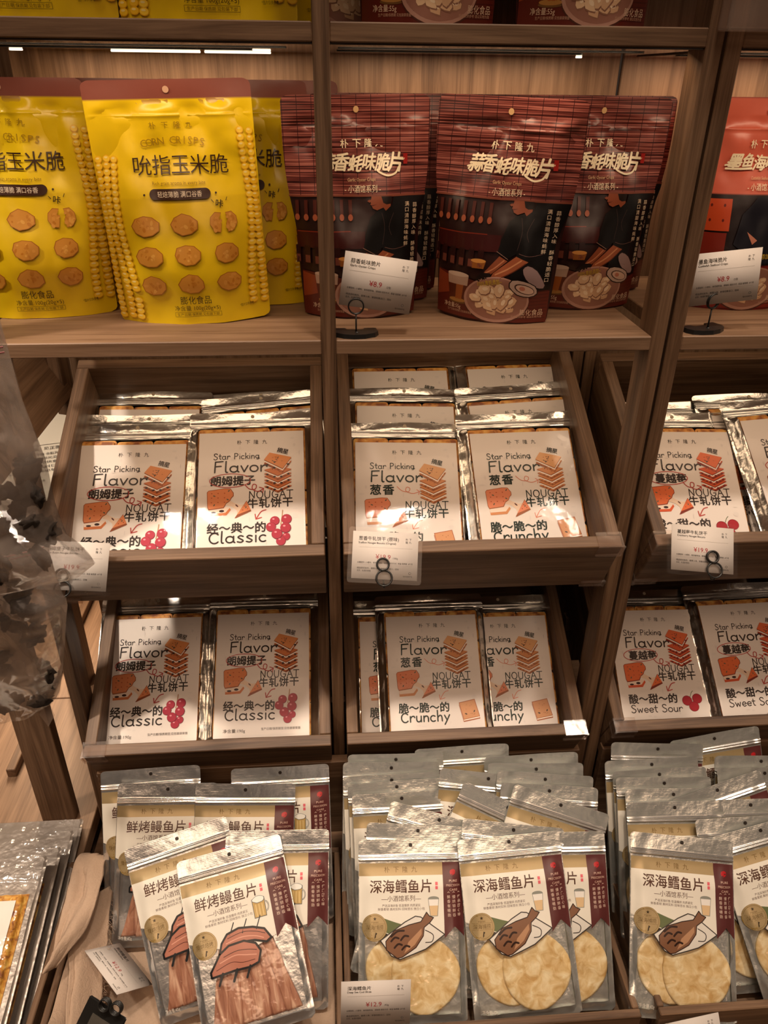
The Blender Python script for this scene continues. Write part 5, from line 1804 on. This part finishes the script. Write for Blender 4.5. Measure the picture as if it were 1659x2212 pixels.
def shelf_holder(x, y, z, ring_h, label, yaw=0):
    t = thing('card_holder', label, 'card holder', (x, y, z), 'black wire card holders')
    t.rotation_euler.z = R(yaw)
    mb = MB()
    # rounded base with a notch at the back
    out = [(-0.024, 0.012), (-0.012, 0.012), (-0.010, 0.006), (0.008, 0.006), (0.010, 0.012), (0.023, 0.012), (0.025, 0.0), (0.021, -0.008), (0.010, -0.0135), (-0.002, -0.015), (-0.014, -0.012), (-0.023, -0.006), (-0.026, 0.002)]
    out = [(a * 1.12, b * 1.15) for a, b in out]
    lo = [mb.vert((a, b, 0)) for a, b in out]
    hi = [mb.vert((a * 0.97, b * 0.97, 0.0055)) for a, b in out]
    ts = tessellate_polygon([[Vector((a, b, 0)) for a, b in out]])
    for q in ts:
        mb.face([hi[i] for i in q])
        mb.face([lo[i] for i in q][::-1])
    n = len(out)
    for i in range(n):
        mb.face((lo[i], lo[(i + 1) % n], hi[(i + 1) % n], hi[i]))
    mb.build('base', [M_BLACK], t)
    st = MB()
    st.tube([(0, -0.004, 0.003), (0, -0.004, ring_h - 0.009)], 0.0011)
    st.tube([(0.001, -0.004, 0.004 + 0.0022 * math.sin(k)) for k in range(2)], 0.0030)
    st.build('stem', [M_BLACK], t, True)
    for dy in (-0.0052, -0.0028):
        rg = MB()
        rg.tube([(a, dy, ring_h + b) for a, b, _ in ring_pts(0.0092)], 0.0009, closed=True)
        rg.build('ring', [M_BLACK], t, True)
    return t


price_card('oyster', face((0.0605, 0.0165, 0.064), 4, -8.6), 'price card for garlic oyster crisps, tilted, on the middle shelf beside the upright')
shelf_holder(0.034, 0.0195, 0.0, 0.037, 'black wire card holder holding the tilted oyster crisps card')
price_card('cuttle', face((0.490, 0.0185, 0.068), 4, 5.5), 'price card for cuttlefish crisps at the right edge of the middle shelf')
shelf_holder(0.480, 0.0215, 0.0, 0.039, 'black wire card holder on the middle shelf at the right edge', yaw=20)


def clip_holder(c, tilt, label, dx=0.0, d=0.020):
    x, y, z = c[0] + dx, c[1] - d * math.sin(R(tilt)) - 0.0006 * math.cos(R(tilt)), c[2] - d * math.cos(R(tilt)) + 0.0006 * math.sin(R(tilt))
    roll = 0
    return clip_at(x, y, z, tilt, label, roll)


def clip_at(x, y, z, tilt, label, roll=0):
    """spring coil clip: two black rings one above the other on a short wire hooked over the rail"""
    t = thing('card_clip', label, 'card holder', group='black double ring card clips', mtx=Matrix.Translation((x, y, z)) @ Matrix.Rotation(R(90 - tilt), 4, 'X') @ Matrix.Rotation(R(roll), 4, 'Z'))
    for (cy, r_, cx) in ((0.0085, 0.0078, 0.0), (-0.0095, 0.0102, 0.001)):
        for dz in (0.0028, 0.0050) if cy > 0 else (0.0040,):
            rg = MB()
            rg.tube([(cx + a, cy + b, dz) for a, b, _ in ring_pts(r_)], 0.0013, closed=True)
            rg.build('ring', [M_BLACK], t, True)
    sm = MB()
    sm.tube([(0.001, -0.0195, 0.004), (0.001, -0.0215, 0.0), (0.001, -0.0215, -0.008), (0.001, -0.012, -0.012), (0.001, 0.010, -0.012)], 0.0011)
    sm.build('hook', [M_BLACK], t, True)
    return t


price_card('scallion', face((0.0665, -0.0685, -0.269), 38, -4.5), 'price card for scallion nougat biscuits on the front of the upper right tray')
clip_holder((0.0665, -0.0685, -0.269), 38, 'black double ring clip on the scallion biscuit price card', -0.0035)
price_card('raisin', face((-0.3340, -0.0670, -0.271), 38, -4.0), 'price card on the upper left tray, half behind the mushroom bag')
clip_holder((-0.3340, -0.0670, -0.271), 38, 'black double ring clip on the card half behind the mushroom bag', -0.013)
price_card('cranberry', face((0.4985, -0.0680, -0.274), 38, -6.5), 'price card for cranberry biscuits on the upper tray at the right edge')
clip_holder((0.4985, -0.0680, -0.274), 38, 'black double ring clip on the cranberry biscuit price card', 0.011)
price_card('cod', face((0.0365, -0.388, -0.722), 20, -2.0), 'price card for cod at the bottom edge, left end of the middle bin')
t = thing('card_stand', 'black wire stand carrying the cod price card at the bottom edge', 'card holder', (0.0365, -0.389, -0.81), 'card stands on the bin rims')
mb = MB()
mb.tube([(0, -0.006, -0.03), (0, -0.006, 0.05), (0, -0.0045, 0.062)], 0.0012)
mb.build('stem', [M_BLACK], t, True)
mb = MB()
mb.box(-0.012, 0.012, -0.0065, -0.0035, -0.05, -0.004)
mb.box(-0.012, 0.012, -0.0065, 0.012, -0.0005 + 0.001, 0.002)
mb.build('clip', [M_BLACK], t)
price_card('cod', face((0.458, -0.405, -0.838), 30, 8.0), 'price card under the overhanging cod pack at the bottom right')
clip_holder((0.458, -0.405, -0.838), 30, 'black double ring clip under the overhanging cod pack', 0.0, -0.006)

# fallen card and holder on the cloth
ax_ = Vector((0.68, -0.73, 0.0)).normalized()
ay_ = (Vector((0.73, 0.68, 0)) * 0.77 + Vector((0, 0, -0.64))).normalized()
az_ = ax_.cross(ay_)
price_card('eel', Matrix(((ax_.x, ay_.x, az_.x, -0.336), (ax_.y, ay_.y, az_.y, -0.285), (ax_.z, ay_.z, az_.z, -0.795), (0, 0, 0, 1))), 'fallen price card lying at an angle on the linen cloth')
t = thing('card_holder', 'toppled black card holder with its square base up on the cloth', 'card holder', group='black wire card holders', mtx=Matrix.Translation((-0.322, -0.350, -0.802)) @ Matrix.Rotation(R(52), 4, 'X') @ Matrix.Rotation(R(-12), 4, 'Y') @ Matrix.Rotation(R(-28), 4, 'Z'))
mb = MB()
mb.box(-0.029, 0.029, -0.026, 0.026, -0.002, 0.002)
bm = bmesh.new()
bmesh.ops.create_cube(bm, size=1)
bmesh.ops.scale(bm, vec=(0.058, 0.052, 0.004), verts=bm.verts)
bmesh.ops.bevel(bm, geom=list(bm.edges), offset=0.0015, segments=2, affect='EDGES')
me = bpy.data.meshes.new('base')
bm.to_mesh(me)
bm.free()
me.materials.append(M_BLACK)
put('base', me, t)
mb = MB()
mb.box(-0.015, 0.015, -0.018, 0.010, 0.0021, 0.0027)
mb.build('foam_pad', [mat('worn_grey_foam', lin('4a443c'), rough=0.9, mottle=0.3, mscale=120)], t)
mb = MB()
for k in range(4):
    mb.tube([(a * 0.9 - 0.004, 0.030 + b * 0.9, 0.004 + 0.0022 * k) for a, b, _ in ring_pts(0.008)], 0.0012, closed=True)
    mb.tube([(a * 0.9 + 0.012, 0.034 + b * 0.9, 0.004 + 0.0022 * k) for a, b, _ in ring_pts(0.008)], 0.0012, closed=True)
mb.build('ring', [M_BLACK], t, True)

# clear acrylic sign holder hanging at the top right
t = thing('sign_holder', 'clear acrylic sign holder hanging at the top right corner', 'sign holder', (0.445, -0.012, 0.36))
mb = MB()
for q in ((-0.034, 0.034, -0.012, -0.010, -0.036, 0.06), (-0.034, 0.034, 0.006, 0.008, -0.036, 0.06), (-0.034, 0.034, -0.012, 0.008, -0.037, -0.034), (-0.035, -0.033, -0.012, 0.008, -0.036, 0.06), (0.033, 0.035, -0.012, 0.008, -0.036, 0.06)):
    mb.box(*q)
mb.build('clear_case', [M_ACRYL], t)

# ------------------------------------------------------------------ linen cloth in the left bin


def cloth_z(x, y):
    return -0.862 + 0.0022 * noise.noise(Vector((x * 22, y * 22, 3.0))) + 0.004 * abs(noise.noise(Vector((x * 12 + y * 5, y * 12, 8.0))))


mb = MB()
NX, NY = 54, 44
g = []
for j in range(NY + 1):
    row = []
    for i in range(NX + 1):
        u, v = i / NX, j / NY
        x = -0.392 + 0.376 * u
        y = -0.372 + 0.262 * v
        z = cloth_z(x, y)
        # rises over the front wall and bulges along the left wall
        z += 0.030 * (1 - sstep(0.0, 0.16, v)) * (0.55 + 0.25 * math.sin(u * 9))
        z += 0.050 * (1 - sstep(0.0, 0.14, u)) * (1 - sstep(0.6, 1.0, v))
        z += 0.012 * math.exp(-(((u - 0.62 - 0.5 * v) / 0.02) ** 2)) * (1 - sstep(0.1, 0.35, v))
        z += 0.006 * math.exp(-(((u - 0.9 + 0.3 * v) / 0.018) ** 2)) * (1 - sstep(0.2, 0.5, v))
        row.append(mb.vert((x, y, z)))
    g.append(row)
for j in range(NY):
    for i in range(NX):
        mb.face((g[j][i], g[j][i + 1], g[j + 1][i + 1], g[j + 1][i]))
cl = thing('linen_cloth', 'crumpled beige linen cloth lining the bottom left bin', 'cloth', (0, 0, 0))
mb.build('lining', [M_CLOTH], cl, True)


def strip(name, L, Rr, nrows, amp, seed, sag=0.0):
    """a folded flap of cloth lofted between two edge polylines"""
    m2 = MB()
    A, Bq = spline3(L, nrows), spline3(Rr, nrows)
    n = min(len(A), len(Bq))
    W_ = 26
    rows = []
    for i in range(n):
        row = []
        for k in range(W_ + 1):
            t_ = k / W_
            p = A[i].lerp(Bq[i], t_)
            bul = math.sin(math.pi * t_)
            d = amp * (0.6 * math.sin(t_ * 6.5 + seed + i * 0.10) + 0.8 * noise.noise(Vector((t_ * 3.0, i * 0.17, seed))) + 0.35 * noise.noise(Vector((t_ * 8.0 + i * 0.15, i * 0.40, seed + 5)))) * bul + sag * bul
            p = p + Vector((-0.25, -0.75, 0.6)).normalized() * d
            row.append(m2.vert(p))
        rows.append(row)
    for i in range(n - 1):
        for k in range(W_):
            m2.face((rows[i][k], rows[i][k + 1], rows[i + 1][k + 1], rows[i + 1][k]))
    o = m2.build(name, [M_CLOTH], cl, True)
    nz_ = [v for v in o.data.vertices]
    for v in nz_:
        c_ = v.co
        v.co = c_ + Vector((-0.3, -0.6, 0.6)) * (0.0045 * noise.noise(c_ * 55 + Vector((seed, 0, 0))) + 0.0035 * abs(noise.noise(Vector((c_.x * 70 + c_.y * 40, c_.y * 25, seed)))))
    s = o.modifiers.new('thick', 'SOLIDIFY')
    s.thickness = 0.0016
    return o


def spline3(pts, n):
    out = []
    P = [Vector(p) for p in [pts[0]] + list(pts) + [pts[-1]]]
    for i in range(1, len(P) - 2):
        p0, p1, p2, p3 = P[i - 1], P[i], P[i + 1], P[i + 2]
        for k in range(n):
            t_ = k / n
            out.append(0.5 * (2 * p1 + (p2 - p0) * t_ + (2 * p0 - 5 * p1 + 4 * p2 - p3) * t_ * t_ + (3 * p1 - p0 - 3 * p2 + p3) * t_ ** 3))
    out.append(P[-1])
    return out


strip('folded_flap', [(-0.399, -0.092, -0.800), (-0.404, -0.115, -0.772), (-0.404, -0.140, -0.765), (-0.401, -0.184, -0.762), (-0.401, -0.233, -0.766), (-0.398, -0.280, -0.776)],
      [(-0.372, -0.098, -0.800), (-0.362, -0.125, -0.768), (-0.356, -0.165, -0.758), (-0.356, -0.208, -0.762), (-0.366, -0.243, -0.772), (-0.392, -0.284, -0.778)], 5, 0.017, 1.0, 0.010)
strip('folded_flap', [(-0.388, -0.190, -0.775), (-0.392, -0.225, -0.786), (-0.384, -0.262, -0.792), (-0.374, -0.311, -0.800), (-0.362, -0.372, -0.808)],
      [(-0.352, -0.150, -0.800), (-0.348, -0.190, -0.812), (-0.344, -0.235, -0.822), (-0.338, -0.290, -0.830), (-0.326, -0.366, -0.838)], 5, 0.012, 4.0, 0.004)
rf = random.Random(9)
fr = MB()
for k in range(70):
    t_ = k / 70
    bx, by, bz = -0.350 + 0.022 * t_ + rf.uniform(-0.002, 0.002), -0.165 - 0.195 * t_, -0.803 - 0.034 * t_
    fr.tube([(bx, by, bz), (bx + rf.uniform(0.001, 0.006), by + rf.uniform(-0.004, 0.003), bz + rf.uniform(-0.002, 0.002)), (bx + rf.uniform(0.003, 0.010), by + rf.uniform(-0.007, 0.004), bz + rf.uniform(-0.004, 0.002))], 0.00022, 4)
fo = fr.build('frayed_edge', [M_CLOTH], cl, True)
fo['kind'] = 'stuff'


# ------------------------------------------------------------------ hanging bags of dried mushrooms


def lerp_tab(tab, y):
    for (y0, v0), (y1, v1) in zip(tab, tab[1:]):
        if y <= y1:
            return v0 + (v1 - v0) * max(0.0, (y - y0) / (y1 - y0))
    return tab[-1][1]


def bag_shape(tab, H, T, seed):
    hw = lambda y: lerp_tab(tab, y)

    def zf(x, y):
        t = y / H
        u = min(1, abs(x) / max(hw(y), 1e-4))
        z = T * math.sin(math.pi * min(1, 0.10 + 0.80 * t) ** 0.9) * (1 - u ** 2.2) + 0.001
        z += 0.012 * noise.noise(Vector((x * 18, y * 14, seed))) * (1 - u ** 4)
        z += 0.011 * abs(noise.noise(Vector((x * 30 + y * 22, y * 18 - x * 10, seed + 4)))) * (1 - u ** 4)
        return z
    return Sheet(zf, hw)


def mush_mesh(seed):
    bm = bmesh.new()
    bmesh.ops.create_icosphere(bm, subdivisions=3, radius=1)
    for v in bm.verts:
        n = v.co.normalized()
        k = 1 + 0.55 * noise.noise(n * 1.9 + Vector((seed, 0, 0))) + 0.38 * noise.noise(n * 4.5 + Vector((0, seed, 0)))
        v.co = Vector((n.x * 1.0, n.y * 0.8, n.z * 0.45 + 0.25 * (n.x * n.x))) * k
    me = bpy.data.meshes.new('dried_mushroom')
    bm.to_mesh(me)
    bm.free()
    me.materials.append(M_MUSH)
    me.polygons.foreach_set('use_smooth', [True] * len(me.polygons))
    return me


MUSH = [mush_mesh(s * 3.7) for s in range(4)]


def mushroom_bag(label, mtx, tab, H, T, seed, n, fill):
    t = thing('mushroom_bag', label, 'bag of mushrooms', mtx=mtx, group='hanging bags of dried mushrooms')
    sh = bag_shape(tab, H, T, seed)
    mb = MB()
    sheet_grid(mb, sh, 0, H, 26, 40, lambda x, y: 0)
    bk = Sheet(lambda x, y: -0.7 * sh.zf(x, y), sh.hw)
    sheet_grid(mb, bk, 0, H, 18, 26, lambda x, y: 0, back=True)
    mb.build('clear_bag', [M_HAZE], t)
    z = MB()
    zs = Sheet(lambda x, y: sh.zf(x, y) + 0.0006, sh.hw)
    for yy in (0.80 * H, 0.815 * H):
        z.tube([(sh.hw(yy) * (2 * i / 16 - 1) * 0.97, yy, sh.zf(sh.hw(yy) * (2 * i / 16 - 1) * 0.97, yy) + 0.0006) for i in range(17)], 0.0008)
    z.build('zip_line', [M_ZIP], t)
    rr = random.Random(seed)
    for k in range(n):
        o = put('dried_mushroom', MUSH[k % 4], t)
        y = rr.uniform(0.05, fill) * H
        x = rr.uniform(-0.78, 0.78) * sh.hw(y)
        s = rr.uniform(0.008, 0.017)
        zz = sh.zf(x, y)
        o.location = (x, y, rr.uniform(-0.4, 0.55) * zz)
        o.rotation_euler = (rr.uniform(-1, 1), rr.uniform(-1, 1), rr.uniform(0, 6))
        o.scale = (s, s, min(s, 0.7 * zz + 0.004))
    return t


M_ZIP = mat('red_zip_line', lin('8c4a48'), rough=0.4)
mushroom_bag('clear bag of dried mushrooms hanging at the left edge, upper one with a pointed corner', stand(-0.370, -0.215, -0.197, 0, 0, 0),
             ((0, 0.055), (0.006, 0.094), (0.026, 0.119), (0.05, 0.105), (0.062, 0.094), (0.10, 0.090), (0.145, 0.091), (0.21, 0.082), (0.32, 0.078)), 0.32, 0.042, 2.0, 46, 0.46)
lower = mushroom_bag('clear bag of dried mushrooms hanging at the left edge, lower one', stand(-0.420, -0.150, -0.441, 0, 0, 0),
             ((0, 0.030), (0.014, 0.052), (0.03, 0.065), (0.081, 0.080), (0.156, 0.098), (0.174, 0.103), (0.19, 0.098), (0.222, 0.096), (0.31, 0.094)), 0.31, 0.036, 6.0, 54, 0.86)
tb = MB()
tp = [tb.vert(q_) for q_ in ((0.048, 0.022, 0.004), (0.036, 0.002, 0.006), (0.043, -0.020, 0.006), (0.055, 0.000, 0.006), (0.052, 0.016, 0.004))]
tb.face(tp)
tb.build('hang_tab', [M_HAZE], lower)
#@@BAGEXTRA

# a pack showing its printed back label, behind the sloping panel
t = thing('snack_pack', 'snack pack showing its small print back label, far left behind the sloping panel', 'snack pack', mtx=lie((-0.515, 0.300, -0.205), 0.19, 0.24, 36, 9))
sh = fish_sheet(9.0, True)
mb = MB()
bs = Sheet(lambda x, y: 0.006 * (1 - (x / 0.0952) ** 4) + 0.0012 * noise.noise(Vector((x * 30, y * 30, 7))), round_hw(0.19, 0.24, 0.006))
sheet_grid(mb, bs, 0, 0.24, 24, 30, lambda x, y: 0)
mb.build('foil_pouch', [M_FOILB], t)
mb = MB()
ls = Sheet(lambda x, y: bs.zf(x, y) + 0.0006, lambda y: 0.085)
sheet_grid(mb, ls, 0.06, 0.225, 18, 20, lambda x, y: 0, lambda x, y: lin('d8ccb8'))
a = Art()
a.stroke([(-0.08, 0.165), (0.08, 0.165)], 0.0006, '4a4038', 2)
a.text('产品名称 : 烘焙饼干 净含量 : 见正面', 0.0, 0.158, 0.0062, '3a322c', 2, width=0.14)
for k, s_ in enumerate(('配料表 : 小麦粉 食用植物油 白砂糖 麦芽糖 全脂乳粉', '贮存条件 : 请置于阴凉干燥处 避免阳光直射', '食用方法 : 开袋即食 开封后请尽快食用', '保质期 : 六个月 生产日期见封口处', '产地 : 见包装喷码 执行标准见袋身')):
    a.text(s_, -0.002, 0.148 - 0.0075 * k, 0.0050, '3a322c', 2, width=0.15)
a.text('本品含有麸质', 0.03, 0.100, 0.0045, '3a322c', 2, width=0.03)
print_art(mb, ls, a, base=0.0006, maxe=0.008)
mb.build('back_label', [M_PRINT], t)

# ------------------------------------------------------------------ big clear bags at the bottom left
LW, LH = 0.21, 0.30


def big_bag(label, top, slope, roll, first=[]):
    m = lie(Vector(top), LW, LH, slope, roll)
    if first:
        return dup(first[0], m, label, 'large clear food bags')
    t = thing('clear_food_bag', label, 'bag of snacks', mtx=m, group='large clear food bags')
    first.append(t)
    hw = round_hw(LW, LH, 0.004)

    def zf(x, y):
        ax = abs(x)
        c = (1 - sstep(0.088, 0.103, ax)) * sstep(0, 0.02, y) * (1 - sstep(0.235, 0.262, y))
        z = 0.018 * c + 0.001 + 0.002 * noise.noise(Vector((x * 30, y * 30, 2))) * c
        z += 0.004 * noise.noise(Vector((x * 45, y * 25, 5))) * sstep(0.075, 0.09, ax) * (1 - sstep(0.097, 0.104, ax))
        z += 0.0013 * math.exp(-((y - 0.266) / 0.0012) ** 2) + 0.0012 * math.exp(-((y - 0.286) / 0.0012) ** 2)
        z += 0.0015 * noise.noise(Vector((x * 60, y * 60, 9))) * sstep(0.268, 0.275, y)
        return z
    sh = Sheet(zf, hw)
    mb = MB()
    sheet_grid(mb, sh, 0, LH, 40, 70, lambda x, y: 1 if abs(x) < 0.098 else 0)
    bk = Sheet(lambda x, y: -0.0008, hw)
    sheet_grid(mb, bk, 0, LH, 6, 10, lambda x, y: 0, back=True)
    mb.build('foil_bag', [M_DARKF, M_FILMW], t)
    cs = Sheet(lambda x, y: 0.0150 + 0.0004 * noise.noise(Vector((x * 20, y * 20, 1))), lambda y: 0.080)
    ca = MB()
    sheet_grid(ca, cs, 0.01, 0.232, 6, 8, lambda x, y: 0, lambda x, y: lin('ebe1d8'))
    ca.build('label_card', [M_PRINT], t)
    fl_ = MB()
    fs = Sheet(lambda x, y: 0.0135 * (1 - sstep(0.082, 0.091, abs(x))) * sstep(0.002, 0.012, y) * (1 - sstep(0.238, 0.246, y)) + 0.0022 * noise.noise(Vector((x * 160, y * 160, 4))) * (1 - sstep(0.082, 0.091, abs(x))), lambda y: 0.091)
    sheet_grid(fl_, fs, 0.003, 0.246, 40, 80, lambda x, y: 0)
    fl_.build('golden_filling', [M_FLOSS], t)
    return t


for k_, (rx_, ry_, rz_, sl_, lab_) in enumerate((
    (-0.443, -0.129, -0.752, 13, 'large clear bag with a white label card, frontmost at the bottom left corner'),
    (-0.435, -0.099, -0.772, 13, 'large clear bag second from the front at the bottom left corner'),
    (-0.430, -0.058, -0.786, 13, 'large clear bag third from the front at the bottom left corner'),
    (-0.426, -0.026, -0.798, 12, 'large clear bag rearmost at the bottom left corner, dark edge'),
)):
    big_bag(lab_, (rx_ - LW / 2, ry_, rz_), sl_, 0)
